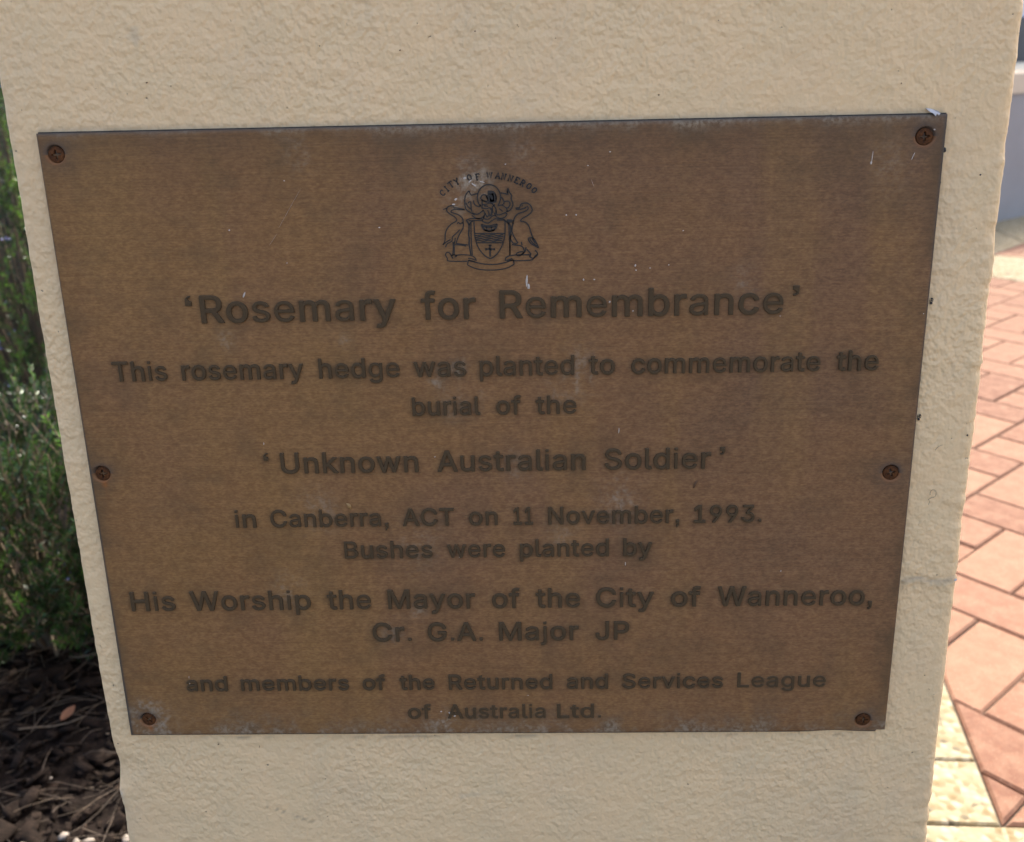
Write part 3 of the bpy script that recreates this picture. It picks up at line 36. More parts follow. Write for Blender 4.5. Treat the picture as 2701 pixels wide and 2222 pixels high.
# ------------------------------------------------------------------ helpers
rng = np.random.default_rng(7); rnd = random.Random(5)
def link(name, me, mat=None, parent=None, loc=None):
    o = bpy.data.objects.new(name, me); sc.collection.objects.link(o)
    if mat and me and not me.materials: me.materials.append(mat)
    if parent: o.parent = parent
    if loc is not None: o.location = loc
    return o
def tag(o, label=None, cat=None, group=None, kind=None):
    if label: o['label'] = label
    if cat: o['category'] = cat
    if group: o['group'] = group
    if kind: o['kind'] = kind
    return o
def empty(name, loc=(0, 0, 0)):
    o = bpy.data.objects.new(name, None); sc.collection.objects.link(o); o.location = loc; o.empty_display_size = .05
    return o
def mesh_np(name, V, F, smooth=False):
    """V (n,3), F (m,k) arrays with constant k"""
    V = np.asarray(V, np.float32); F = np.asarray(F, np.int32); k = F.shape[1]
    me = bpy.data.meshes.new(name)
    me.vertices.add(len(V)); me.vertices.foreach_set('co', V.ravel())
    me.loops.add(F.size); me.loops.foreach_set('vertex_index', F.ravel())
    me.polygons.add(len(F)); me.polygons.foreach_set('loop_start', np.arange(0, F.size, k, dtype=np.int32))
    try: me.polygons.foreach_set('loop_total', np.full(len(F), k, np.int32))
    except Exception: pass
    me.update(calc_edges=True); me.validate()
    if smooth: me.polygons.foreach_set('use_smooth', np.ones(len(me.polygons), bool))
    return me
def grid_faces(nx, ny):
    i = np.arange(nx - 1)[None, :] + np.arange(ny - 1)[:, None] * nx
    i = i.ravel(); return np.stack([i, i + 1, i + nx + 1, i + nx], 1)
def vnoise(x, y, cell, seed):
    g = np.random.default_rng(seed).random((256, 256)).astype(np.float32)
    a = x / cell; b = y / cell; i = np.floor(a).astype(int); j = np.floor(b).astype(int)
    s = a - i; t = b - j; s = s * s * (3 - 2 * s); t = t * t * (3 - 2 * t)
    i0 = i % 256; i1 = (i + 1) % 256; j0 = j % 256; j1 = (j + 1) % 256
    return (g[j0, i0] * (1 - s) + g[j0, i1] * s) * (1 - t) + (g[j1, i0] * (1 - s) + g[j1, i1] * s) * t - .5
def fbm(x, y, cell, seed, n=4, p=.5):
    r = 0; a = 1
    for k in range(n): r = r + a * vnoise(x, y, cell / 2 ** k, seed + k * 17); a *= p
    return r
class NT:
    def __init__(s, name):
        s.m = bpy.data.materials.new(name); s.m.use_nodes = True; s.t = s.m.node_tree
        s.b = s.t.nodes['Principled BSDF']; s.out = s.t.nodes['Material Output']
        s.co = s.n('ShaderNodeTexCoord').outputs['Object']
    def n(s, typ, **kw):
        nd = s.t.nodes.new(typ)
        for k, v in kw.items(): setattr(nd, k, v)
        return nd
    def set(s, inp, val):
        if hasattr(val, 'is_linked') or isinstance(val, bpy.types.NodeSocket): s.t.links.new(val, inp)
        else: inp.default_value = val
    def noise(s, scale, detail=4, rough=.5, vec=None, stretch=None, dist=0, loc=(0, 0, 0)):
        v = vec or s.co
        if stretch or loc != (0, 0, 0):
            mp = s.n('ShaderNodeMapping'); s.set(mp.inputs['Vector'], v); mp.inputs['Scale'].default_value = stretch or (1, 1, 1)
            mp.inputs['Location'].default_value = loc; v = mp.outputs[0]
        nd = s.n('ShaderNodeTexNoise'); s.set(nd.inputs['Vector'], v); nd.inputs['Scale'].default_value = scale
        nd.inputs['Detail'].default_value = detail; nd.inputs['Roughness'].default_value = rough; nd.inputs['Distortion'].default_value = dist
        return nd.outputs['Fac']
    def ramp(s, fac, stops, interp='LINEAR'):
        nd = s.n('ShaderNodeValToRGB'); s.set(nd.inputs[0], fac); cr = nd.color_ramp; cr.interpolation = interp
        while len(cr.elements) < len(stops): cr.elements.new(.5)
        for e, (p, c) in zip(cr.elements, stops):
            e.position = p; e.color = (c, c, c, 1) if isinstance(c, (int, float)) else (*c, 1)
        return nd.outputs[0]
    def mix(s, fac, a, b, mode='MIX'):
        nd = s.n('ShaderNodeMix', data_type='RGBA', blend_type=mode)
        s.set(nd.inputs[0], fac)
        for inp, v in ((nd.inputs[6], a), (nd.inputs[7], b)):
            if isinstance(v, tuple): inp.default_value = (*v, 1)
            else: s.set(inp, v)
        return nd.outputs[2]
    def math(s, op, a, b=0.0, c=None):
        nd = s.n('ShaderNodeMath', operation=op); s.set(nd.inputs[0], a); s.set(nd.inputs[1], b)
        if c is not None: s.set(nd.inputs[2], c)
        return nd.outputs[0]
    def bump(s, h, strength=1, dist=.001, prev=None):
        nd = s.n('ShaderNodeBump'); s.set(nd.inputs['Height'], h); nd.inputs['Strength'].default_value = strength; nd.inputs['Distance'].default_value = dist
        if prev: s.set(nd.inputs['Normal'], prev)
        return nd.outputs[0]
    def fin(s, col=None, rough=None, normal=None, metal=None, spec=None):
        b = s.b.inputs
        if col is not None: s.set(b['Base Color'], (*col, 1) if isinstance(col, tuple) else col)
        if rough is not None: s.set(b['Roughness'], rough)
        if normal is not None: s.set(b['Normal'], normal)
        if metal is not None: s.set(b['Metallic'], metal)
        if spec is not None: s.set(b['Specular IOR Level'], spec)
        return s.m
# ------------------------------------------------------------------ materials
def m_render():
    t = NT('painted_render')
    at = t.n('ShaderNodeAttribute', attribute_name='mark'); sp = t.n('ShaderNodeSeparateColor'); t.set(sp.inputs[0], at.outputs['Color'])
    big = t.noise(5, 3); mid = t.noise(38, 4, .6)
    col = t.mix(t.ramp(big, [(.3, 0), (.7, 1)]), (.71, .478, .252), (.735, .50, .266))
    col = t.mix(t.math('MULTIPLY', t.ramp(mid, [(.42, 0), (.66, 1)]), .30), col, (.60, .45, .25))
    col = t.mix(t.math('MULTIPLY', t.ramp(t.noise(14, 5, .65, loc=(3, 1, 2)), [(.5, 0), (.75, 1)]), .35), col, (.62, .44, .265))
    gp = t.math('MULTIPLY', t.ramp(t.noise(26, 3, .5, stretch=(1, 1, 1.6), loc=(7, 0, 1)), [(.68, 0), (.76, 1)]), .45)
    col = t.mix(gp, col, (.31, .28, .215))
    pits = t.ramp(t.noise(330, 2, .5, loc=(1, 5, 9)), [(.225, 1), (.27, 0)])
    col = t.mix(t.math('MULTIPLY', pits, .8), col, (.16, .12, .08))
    col = t.mix(t.math('MULTIPLY', t.ramp(t.noise(22, 4, .6, stretch=(1, 1, .25), loc=(9, 0, 4)), [(.52, 0), (.75, 1)]), .22), col, (.42, .34, .24)); col = t.mix(sp.outputs[0], col, (.15, .13, .10)); col = t.mix(sp.outputs[1], col, (.62, .62, .62))
    h1 = t.noise(250, 1.2, .45, stretch=(1.15, 1, .95)); h2 = t.noise(640, 1, .5); h3 = t.noise(70, 3, .5)
    amt = t.ramp(t.noise(9, 2), [(.3, .45), (.7, 1.35)])
    h = t.math('ADD', t.math('MULTIPLY', t.math('MULTIPLY', h1, 1.0), amt), t.math('MULTIPLY', h2, .16))
    h = t.math('ADD', h, t.math('MULTIPLY', h3, .8)); h = t.math('SUBTRACT', h, t.math('MULTIPLY', pits, .35))
    return t.fin(col, .62, t.bump(h, 1.0, .00135), spec=.3)
def m_plate(letters=False):
    t = NT('cast_bronze_letter' if letters else 'aged_bronze_plate')
    fine = t.noise(900, 2, .6, stretch=(.5, 1, 1.2)); mid = t.noise(260, 4, .65, stretch=(.8, 1, 1)); big = t.noise(13, 3, .5); big2 = t.noise(9, 3, .5, loc=(4, 2, 1))
    brush = t.noise(110, 3, .6, stretch=(.12, 1, 14)); col_v = t.noise(34, 3, .5, stretch=(1, 1, .12), loc=(2, 0, 0))
    if letters:
        col = t.mix(t.ramp(mid, [(.35, 0), (.68, 1)]), (.060, .038, .020), (.086, .055, .029))
        col = t.mix(t.math('MULTIPLY', t.ramp(big, [(.4, 0), (.7, 1)]), .5), col, (.095, .060, .030))
        return t.fin(col, .5, t.bump(t.noise(420, 3, .6), .25, .0003), metal=.0, spec=.06)
    sx = t.n('ShaderNodeSeparateXYZ'); t.set(sx.inputs[0], t.co)
    gx = t.math('ADD', t.math('MULTIPLY', sx.outputs[0], 2.0), t.math('MULTIPLY', t.math('SUBTRACT', big, .5), 1.6))
    gz_ = t.math('ADD', t.math('MULTIPLY', sx.outputs[2], 1.5), gx)
    col = t.mix(t.ramp(t.math('ADD', gx, .5), [(.05, 0), (.6, 1)]), (.262, .126, .046), (.232, .108, .050))
    col = t.mix(t.math('MULTIPLY', t.ramp(t.math('ADD', gz_, .3), [(.25, 0), (1, 1)]), .9), col, (.170, .085, .048))
    col = t.mix(t.math('MULTIPLY', t.ramp(big2, [(.42, 0), (.68, 1)]), .5), col, (.255, .115, .040))
    col = t.mix(t.math('MULTIPLY', t.ramp(col_v, [(.5, 0), (.72, 1)]), .5), col, (.30, .152, .050))
    k = t.math('ADD', t.math('MULTIPLY', t.ramp(mid, [(.3, 0), (.7, 1)]), .5), t.math('MULTIPLY', t.ramp(fine, [(.3, 0), (.7, 1)]), .5))
    col = t.mix(t.ramp(k, [(.25, 0), (.8, 1)]), t.mix(.55, col, (.05, .029, .016), 'MULTIPLY') if False else t.mix(.34, col, (.08, .042, .018)), t.mix(.22, col, (.40, .23, .09)))
    br = t.ramp(brush, [(.36, 0), (.64, 1)]); col = t.mix(t.math('MULTIPLY', t.math('SUBTRACT', 1.0, br), .15), col, (.055, .032, .018))
    at = t.n('ShaderNodeAttribute', attribute_name='stain_shade'); sp = t.n('ShaderNodeSeparateColor'); t.set(sp.inputs[0], at.outputs['Color'])
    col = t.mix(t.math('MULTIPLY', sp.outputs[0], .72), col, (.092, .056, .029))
    gr = t.math('MULTIPLY', sp.outputs[1], t.ramp(t.noise(420, 3, .7, loc=(5, 5, 5)), [(.40, .12), (.62, 1)]))
    col = t.mix(t.math('MULTIPLY', gr, .9), col, (.32, .245, .165))
    col = t.mix(sp.outputs[2], col, (.30, .10, .022))
    col = t.mix(at.outputs['Alpha'], col, (.055, .05, .043))  # alpha holds shade painted round the screws and plate rim
    rough = t.ramp(mid, [(.3, .42), (.7, .58)])
    h = t.math('ADD', t.math('MULTIPLY', brush, .9), t.math('MULTIPLY', fine, .5))
    return t.fin(col, rough, t.bump(h, .35, .00035), metal=.0, spec=.12)
def m_simple(name, c1, c2, scale, rough=.6, bump=.3, bd=.001, island=False, objr=False, detail=4, spec=.4, metal=0, transl=None, stretch=None):
    t = NT(name); n = t.noise(scale, detail, .6, stretch=stretch)
    col = t.mix(t.ramp(n, [(.3, 0), (.7, 1)]), c1, c2)
    if island or objr:
        r_ = t.n('ShaderNodeNewGeometry').outputs['Random Per Island'] if island else t.n('ShaderNodeObjectInfo').outputs['Random']
        hs = t.n('ShaderNodeHueSaturation'); t.set(hs.inputs['Color'], col); t.set(hs.inputs['Value'], t.ramp(r_, [(0, .6), (.55, 1.0), (1, 1.4)]) if island else t.ramp(r_, [(0, .86), (1, 1.14)]))
        col = hs.outputs[0]
    t.fin(col, rough, t.bump(n, bump, bd) if bump else None, metal, spec)
    if transl:
        tr = t.n('ShaderNodeBsdfTranslucent'); tr.inputs[0].default_value = (*transl[0], 1)
        mx = t.n('ShaderNodeMixShader'); mx.inputs[0].default_value = transl[1]
        t.t.links.new(t.b.outputs[0], mx.inputs[1]); t.t.links.new(tr.outputs[0], mx.inputs[2]); t.t.links.new(mx.outputs[0], t.out.inputs[0])
    return t.m
def m_brick():
    t = NT('clay_brick'); ob = t.n('ShaderNodeObjectInfo').outputs['Random']
    col = t.mix(t.ramp(ob, [(0, 0), (1, 1)]), (.180, .094, .058), (.112, .052, .032))
    col = t.mix(t.math('MULTIPLY', t.ramp(t.noise(28, 5, .65), [(.4, 0), (.75, 1)]), .7), col, (.235, .14, .09))
    col = t.mix(t.math('MULTIPLY', t.ramp(t.noise(120, 4, .6, loc=(3, 3, 3)), [(.52, 0), (.72, 1)]), .6), col, (.17, .075, .042))
    col = t.mix(t.math('MULTIPLY', t.ramp(t.noise(300, 2, .6, loc=(1, 2, 0)), [(.64, 0), (.72, 1)]), .6), col, (.36, .25, .17))
    return t.fin(col, .85, t.bump(t.noise(260, 4, .65), .5, .0015), spec=.2)
def m_aggregate():
    t = NT('exposed_aggregate'); v = t.n('ShaderNodeTexVoronoi'); t.set(v.inputs['Vector'], t.co); v.inputs['Scale'].default_value = 95
    hs = t.n('ShaderNodeSeparateColor'); t.set(hs.inputs[0], v.outputs['Color'])
    col = t.ramp(hs.outputs[0], [(0, (.24, .20, .12)), (.35, (.16, .12, .06)), (.55, (.27, .24, .17)), (.8, (.13, .088, .036)), (.93, (.055, .042, .026)), (1, (.32, .30, .25))], 'CONSTANT')
    e = t.ramp(v.outputs['Distance'], [(.0, 1), (.8, 0)])
    col = t.mix(t.math('MULTIPLY', t.math('SUBTRACT', 1.0, e), .75), col, (.19, .16, .095))
    return t.fin(col, .85, t.bump(e, .6, .002), spec=.25)
M = dict(render=m_render(), plate=m_plate(), letter=m_plate(True), brick=m_brick(), agg=m_aggregate(),
    crest=m_simple('dark_engraving', (.012, .009, .007), (.026, .019, .014), 300, .55, .2, .0003),
    rust=m_simple('rusty_screw_steel', (.030, .012, .005), (.13, .045, .012), 500, .7, .6, .0004, detail=6, metal=.0, objr=True, spec=.15),
    fleck=m_simple('pale_fleck', (.42, .33, .25), (.55, .46, .38), 800, .7, .2, .0002),
    flake=m_simple('paint_flake', (.42, .38, .35), (.52, .48, .44), 300, .7, .3, .0004),
    black=m_simple('black_insect', (.012, .01, .01), (.03, .022, .018), 900, .4, .2, .0002),
    husk=m_simple('seed_husk', (.20, .10, .03), (.34, .20, .07), 600, .6, .3, .0003),
    brownh=m_simple('brown_husk', (.07, .03, .012), (.13, .06, .02), 600, .6, .3, .0003),
    fibre=m_simple('dry_fibre', (.20, .16, .10), (.28, .22, .14), 600, .7, 0),
    soil=m_simple('dark_soil', (.006, .0045, .0035), (.015, .011, .009), 60, .95, .8, .01, spec=.05),
    bark=m_simple('bark_chip', (.005, .0035, .0025), (.021, .014, .010), 60, .9, .6, .003, island=True, spec=.08, stretch=(1, 4, 1)),
    straw=m_simple('dry_needle', (.03, .02, .012), (.10, .07, .042), 90, .6, .2, .001, island=True),
    leafb=m_simple('dry_leaf', (.16, .065, .03), (.26, .12, .06), 60, .6, .4, .001, transl=((.3, .12, .04), .25)),
    pebble=m_simple('pale_pebble', (.15, .125, .10), (.25, .215, .17), 70, .6, .4, .001, objr=True),
    needle=m_simple('rosemary_needle', (.007, .021, .006), (.022, .055, .014), 40, .3, 0, island=True, spec=.4, transl=((.07, .14, .03), .18)),
    young_lit=m_simple('young_sunlit_needle', (.05, .135, .018), (.10, .20, .035), 40, .3, 0, island=True, spec=.6, transl=((.16, .32, .04), .32)),  # brighter copy of the needle, paints sunlit glints into the young growth
    stem=m_simple('rosemary_stem', (.07, .05, .03), (.15, .11, .07), 120, .8, .4, .001),
    flower=m_simple('rosemary_flower', (.22, .22, .50), (.42, .42, .72), 200, .6, 0, island=True, transl=((.4, .4, .8), .3)),
    sand=m_simple('joint_sand', (.045, .032, .022), (.09, .065, .045), 200, .95, .5, .002),
    ground=m_simple('far_ground', (.09, .07, .05), (.14, .11, .08), 3, .9, .2, .01),
    wallgrey=m_simple('grey_wall_paint', (.235, .22, .205), (.275, .26, .245), 4, .7, .3, .002),
    coping=m_simple('tan_coping', (.50, .40, .28), (.58, .47, .33), 12, .7, .3, .002),
    copetop=m_simple('cream_terrace_top', (.42, .38, .28), (.48, .44, .34), 8, .8, .3, .002),
    plinth=m_simple('dark_plinth', (.022, .024, .028), (.04, .042, .048), 6, .5, .2, .002),
    bwall=m_simple('pale_building_wall', (.55, .55, .57), (.62, .62, .64), 3, .8, .2, .002),
    glass=m_simple('dark_window_glass', (.02, .025, .03), (.03, .035, .04), 3, .08, 0, spec=.8))
# ------------------------------------------------------------------ ground and paving
def box(V, F, lo, hi):
    n = len(V); x0, y0, z0 = lo; x1, y1, z1 = hi
    V += [(x0, y0, z0), (x1, y0, z0), (x1, y1, z0), (x0, y1, z0), (x0, y0, z1), (x1, y0, z1), (x1, y1, z1), (x0, y1, z1)]
    F += [(n, n + 3, n + 2, n + 1), (n + 4, n + 5, n + 6, n + 7), (n, n + 1, n + 5, n + 4), (n + 1, n + 2, n + 6, n + 5), (n + 2, n + 3, n + 7, n + 6), (n + 3, n, n + 4, n + 7)]
def pyd(name, V, F):
    me = bpy.data.meshes.new(name); me.from_pydata([tuple(map(float, v)) for v in V], [], [tuple(map(int, q)) for q in F]); me.update(); return me
tag(link('ground', pyd('ground', [(-160, -160, GZ - .09), (160, -160, GZ - .09), (160, 200, GZ - .09), (-160, 200, GZ - .09)], [(0, 1, 2, 3)]), M['ground']), kind='structure')
tag(link('joint_sand', pyd('joint_sand', [(.25, -4, GZ - .006), (9, -4, GZ - .006), (9, 9, GZ - .006), (.25, 9, GZ - .006)], [(0, 1, 2, 3)]), M['sand']), kind='structure')
def clip(P, a, b, c):            # keep a*x+b*y>=c
    o = []
    for i in range(len(P)):
        p, q = P[i], P[(i + 1) % len(P)]; dp = a * p[0] + b * p[1] - c; dq = a * q[0] + b * q[1] - c
        if dp >= 0: o.append(p)
        if (dp >= 0) != (dq >= 0):
            s = dp / (dp - dq); o.append((p[0] + (q[0] - p[0]) * s, p[1] + (q[1] - p[1]) * s))
    return o
def half(p, q):                   # half plane left of p->q
    a, b = -(q[1] - p[1]), q[0] - p[0]; l = math.hypot(a, b); return a / l, b / l, (a * p[0] + b * p[1]) / l
def area(P): return .5 * sum(P[i][0] * P[(i + 1) % len(P)][1] - P[(i + 1) % len(P)][0] * P[i][1] for i in range(len(P)))
def inset(P, d):
    C = P
    for i in range(len(P)):
        a, b, c = half(P[i], P[(i + 1) % len(P)])
        if math.hypot(P[i][0] - P[(i + 1) % len(P)][0], P[i][1] - P[(i + 1) % len(P)][1]) > 1e-4: C = clip(C, a, b, c + d)
        if len(C) < 3: return []
    return C
def slab(P, ztop, th=.04, ch=.0035):
    """prism with a worn, chamfered top edge"""
    T = inset(P, ch)
    V = [(x, y, ztop - th) for x, y in P] + [(x, y, ztop - ch) for x, y in P]; n = len(P)
    F = [(i, (i + 1) % n, n + (i + 1) % n, n + i) for i in range(n)]
    if len(T) == n:
        V += [(x, y, ztop) for x, y in T]; F += [(n + i, n + (i + 1) % n, 2 * n + (i + 1) % n, 2 * n + i) for i in range(n)]; F.append(tuple(2 * n + i for i in range(n)))
    else: F.append(tuple(n + i for i in range(n)))
    return V, F
TH = .729586667; U = (math.cos(TH), math.sin(TH)); Vv = (-math.sin(TH), math.cos(TH)); OU, OV, MB = .848504685, .112776, .118
def uv2xy(a, b): a = a * MB + OU; b = b * MB + OV; return (a * U[0] + b * Vv[0], a * U[1] + b * Vv[1])
border = half((.619, .79), (.58, .519)); border = tuple(-k for k in border)      # right of the cream band ... flipped below
def side(h, p): return h[0] * p[0] + h[1] * p[1] - h[2]
if side(border, (1, 1)) < 0: border = tuple(-k for k in border)
bottom = half((.579, .5125), (3.0, .42))
if side(bottom, (1, 1)) < 0: bottom = tuple(-k for k in bottom)
far_p = uv2xy(24.45, 0); far = (-U[0], -U[1], -(U[0] * far_p[0] + U[1] * far_p[1]))
field1 = [border, bottom, far, (-1, 0, -4.2), (0, -1, -5.5)]
A2 = (2.04, 3.97)
w1 = half(A2, (A2[0] + 1, A2[1] + 1)); w2 = half(A2, (A2[0] + 1, A2[1] - .52))
if side(w1, (3, 4)) < 0: w1 = tuple(-k for k in w1)
if side(w2, (3, 4)) < 0: w2 = tuple(-k for k in w2)
field2 = [w1, w2, (-1, 0, -4.2), (0, -1, -5.5)]
def project(p):
    d = Vector(p) - Vector((.03175, -.49577, .21019)); z = d.dot(f)
    if z < .05: return (9, 9)
    return (.5 + 39.15 / 2701 + d.dot(r) / z * 2590.66 / 2701, (1111 - 192.57 - d.dot(u) / z * 2590.66) / 2222)
paving = empty('brick_paving', (1.5, 2, GZ)); tag(paving, kind='structure')
full_me = None; cand = []
for i in range(-8, 46):
    for j in range(-30, 30):
        k = (i + j) % 4
        if k == 1: cells = (i, j, 2, 1)
        elif k == 3: cells = (i, j, 1, 2)
        else: continue
        g = .014
        P = [uv2xy(cells[0] + g, cells[1] + g), uv2xy(cells[0] + cells[2] - g, cells[1] + g), uv2xy(cells[0] + cells[2] - g, cells[1] + cells[3] - g), uv2xy(cells[0] + g, cells[1] + cells[3] - g)]
        for fld in (field1, field2):
            Q = P
            for h in fld:
                Q = clip(Q, h[0], h[1], h[2] + .002)
                if len(Q) < 3: break
            if len(Q) >= 3 and area(Q) > .0009:
                whole = abs(area(Q) - area(P)) < 1e-6; cand.append((Q, whole, cells))
fulls = {}
SV, SF = [], []
for Q, whole, cells in cand:
    cx_ = sum(p[0] for p in Q) / len(Q); cy_ = sum(p[1] for p in Q) / len(Q)
    dz = rnd.uniform(-.0012, .0008); a, b = project((cx_, cy_, GZ))
    if -.02 < a < 1.06 and -.05 < b < 1.06 and cx_ > .3:
        if whole:
            key = (cells[2], cells[3])
            if key not in fulls:
                V, F = slab([(p[0] - cx_, p[1] - cy_) for p in Q], 0); fulls[key] = pyd('brick', V, F); fulls[key].materials.append(M['brick'])
            link('brick', fulls[key], None, paving, (cx_ - 1.5, cy_ - 2, dz))
        else:
            V, F = slab([(p[0] - cx_, p[1] - cy_) for p in Q], 0); link('brick', pyd('brick', V, F), M['brick'], paving, (cx_ - 1.5, cy_ - 2, dz))
    else:
        V, F = slab([(p[0] - 1.5, p[1] - 2) for p in Q], dz); n = len(SV); SV += V; SF += [tuple(q + n for q in fc) for fc in F]
tag(link('brick_field', pyd('brick_field', SV, SF), M['brick'], paving), kind='stuff')
stone = empty('stone_paving', (.5, .4, GZ)); tag(stone, kind='structure')
ca, sa = math.cos(math.radians(-3)), math.sin(math.radians(-3))
SV, SF = [], []
neg = lambda h: tuple(-k for k in h)
regions = [[neg(bottom)], [bottom, neg(border)], [bottom, border, neg(far), w1 if 0 else neg(w1)], [bottom, border, neg(far), w1, neg(w2)]]
for i in range(-2, 22):
    for j in range(-9, 22):
        g = .002; T = .5; x0, y0 = .13 + i * T, .632 - T * 1 + j * T
        P = [(x0 + g, y0 + g), (x0 + T - g, y0 + g), (x0 + T - g, y0 + T - g), (x0 + g, y0 + T - g)]
        P = [(.55 + (x - .55) * ca - (y - .63) * sa, .63 + (x - .55) * sa + (y - .63) * ca) for x, y in P]
        for reg in regions:
            Q = clip(P, 1, 0, .262) if P[0][1] > .1 else clip(P, 1, 0, 1.4)  # no pavers in front, where the added dark bed lies
            for h in reg:
                if len(Q) < 3: break
                Q = clip(Q, h[0], h[1], h[2] + .0015)
            if len(Q) < 3 or area(Q) < .0006: continue
            cx_ = sum(p[0] for p in Q) / len(Q); cy_ = sum(p[1] for p in Q) / len(Q)
            a = max(project((p[0], p[1], GZ))[0] for p in Q); vis = any(-.0 < project((p[0], p[1], GZ))[0] < 1.05 and -.02 < project((p[0], p[1], GZ))[1] < 1.1 for p in Q) and cx_ > .2
            if vis:
                V, F = slab([(p[0] - cx_, p[1] - cy_) for p in Q], 0, .04, .0025); link('paver', pyd('paver', V, F), M['agg'], stone, (cx_ - .5, cy_ - .4, rnd.uniform(-.001, .0005)))
            else:
                V, F = slab([(p[0] - .5, p[1] - .4) for p in Q], 0, .04, .0025); n = len(SV); SV += V; SF += [tuple(q + n for q in fc) for fc in F]
tag(link('paver_field', pyd('paver_field', SV, SF), M['agg'], stone), kind='stuff')
# ------------------------------------------------------------------ low wall, terrace and building beyond
D = Vector((.795, .607, 0)).normalized(); Nn = Vector((-D.y, D.x, 0)); P0 = Vector((2.476, 4.866, 0))
def obox(s0, s1, d0, d1, z0, z1):
    pts = [P0 + D * s + Nn * d for s, d in ((s0, d0), (s1, d0), (s1, d1), (s0, d1))]
    V = [(p.x, p.y, z0) for p in pts] + [(p.x, p.y, z1) for p in pts]
    return V, [(3, 2, 1, 0), (4, 5, 6, 7), (0, 1, 5, 4), (1, 2, 6, 5), (2, 3, 7, 6), (3, 0, 4, 7)]
def part(name, mat, parent, *a):
    V, F = obox(*a); return link(name, pyd(name, V, F), mat, parent)
lw = empty('low_wall'); tag(lw, 'low grey retaining wall with tan coping beyond the brick paving', 'wall')
part('wall_face', M['wallgrey'], lw, -1.6, 6, 0, .24, GZ - .02, -.048); part('coping', M['coping'], lw, -1.62, 6, -.012, .30, -.048, .052)
terr = part('raised_terrace', M['copetop'], None, -1.6, 6, .302, 1.5, GZ - .02, .055); tag(terr, kind='structure')
bl = empty('building'); tag(bl, 'pale building with dark plinth at the back of the raised terrace', 'building')
part('wall', M['bwall'], bl, -4, 8, 1.6, 6, .40, 3.4); part('plinth', M['plinth'], bl, -4, 8, 1.52, 6, GZ - .02, .40)
for k in range(4): 
    wn = part('window', M['glass'], bl, -1 + k * 1.9, .2 + k * 1.9, 1.57, 1.63, 1.3, 2.5)
# ------------------------------------------------------------------ garden bed
gx = np.arange(-6, 1.38, .035); gy = np.arange(-3, 9, .035); X, Y = np.meshgrid(gx, gy)
Zs = GZ - .004 + fbm(X + 9, Y + 9, .5, 3, 4) * .05 - np.where(Y > .1, .05 * np.clip((X - .14) / .1, 0, 1), .05 * np.clip((X - 1.3) / .06, 0, 1))  # unseen front part of the bed is added to cut ground bounce
tag(link('garden_bed', mesh_np('garden_bed', np.stack([X.ravel(), Y.ravel(), Zs.ravel()], 1), grid_faces(len(gx), len(gy)), True), M['soil']), kind='structure')
def gz(x, y): return float(GZ - .004 + fbm(np.array([x + 9.]), np.array([y + 9.]), .5, 3, 4)[0] * .05)
def gzv(x, y): return GZ - .004 + fbm(x + 9., y + 9., .5, 3, 4) * .05
def euler_mats(a, b, c):
    ca, sa, cb, sb, cc, sc_ = np.cos(a), np.sin(a), np.cos(b), np.sin(b), np.cos(c), np.sin(c)
    return np.stack([np.stack([cc * cb, cc * sb * sa - sc_ * ca, cc * sb * ca + sc_ * sa], 1), np.stack([sc_ * cb, sc_ * sb * sa + cc * ca, sc_ * sb * ca - cc * sa], 1), np.stack([-sb, cb * sa, cb * ca], 1)], 1)
def chips(n, xr, yr, smin, smax):
    x = rng.uniform(*xr, n); y = rng.uniform(*yr, n); L = rng.uniform(smin, smax, n) * rng.choice([1, 1, 1.7], n); W = L * rng.uniform(.25, .6, n); H = L * rng.uniform(.08, .22, n)
    base = np.array([(-.5, -.4, -.5), (.42, -.5, -.5), (.5, .45, -.5), (-.36, .5, -.5), (-.42, -.3, .5), (.35, -.42, .5), (.4, .36, .5), (-.3, .42, .5)])
    B = base[None] * np.stack([L, W, H], 1)[:, None] * rng.uniform(.75, 1.25, (n, 8, 3))
    B = np.einsum('nij,nkj->nki', euler_mats(rng.normal(0, .35, n), rng.normal(0, .35, n), rng.uniform(0, 6.28, n)), B)
    B += np.stack([x, y, gzv(x, y) + rng.uniform(0, .016, n)], 1)[:, None]
    f0 = np.array([(0, 3, 2, 1), (4, 5, 6, 7), (0, 1, 5, 4), (1, 2, 6, 5), (2, 3, 7, 6), (3, 0, 4, 7)])
    return B.reshape(-1, 3), (f0[None] + np.arange(n)[:, None, None] * 8).reshape(-1, 4)
a = chips(15000, (-1.9, -.255), (.1, 2.6), .007, .026); b = chips(14000, (-4.5, -.26), (-1.5, 6), .015, .045); c_ = chips(5000, (-.26, 1.28), (-2.2, .0), .015, .045); b = (np.r_[b[0], c_[0]], np.r_[b[1], c_[1] + len(b[0])])  # last batch of chips covers the added front part
tag(link('bark_mulch', mesh_np('bark_mulch', np.r_[a[0], b[0]], np.r_[a[1], b[1] + len(a[0])]), M['bark']), 'dark bark chip mulch covering the bed beside the pier and its added front part', 'mulch', kind='stuff')
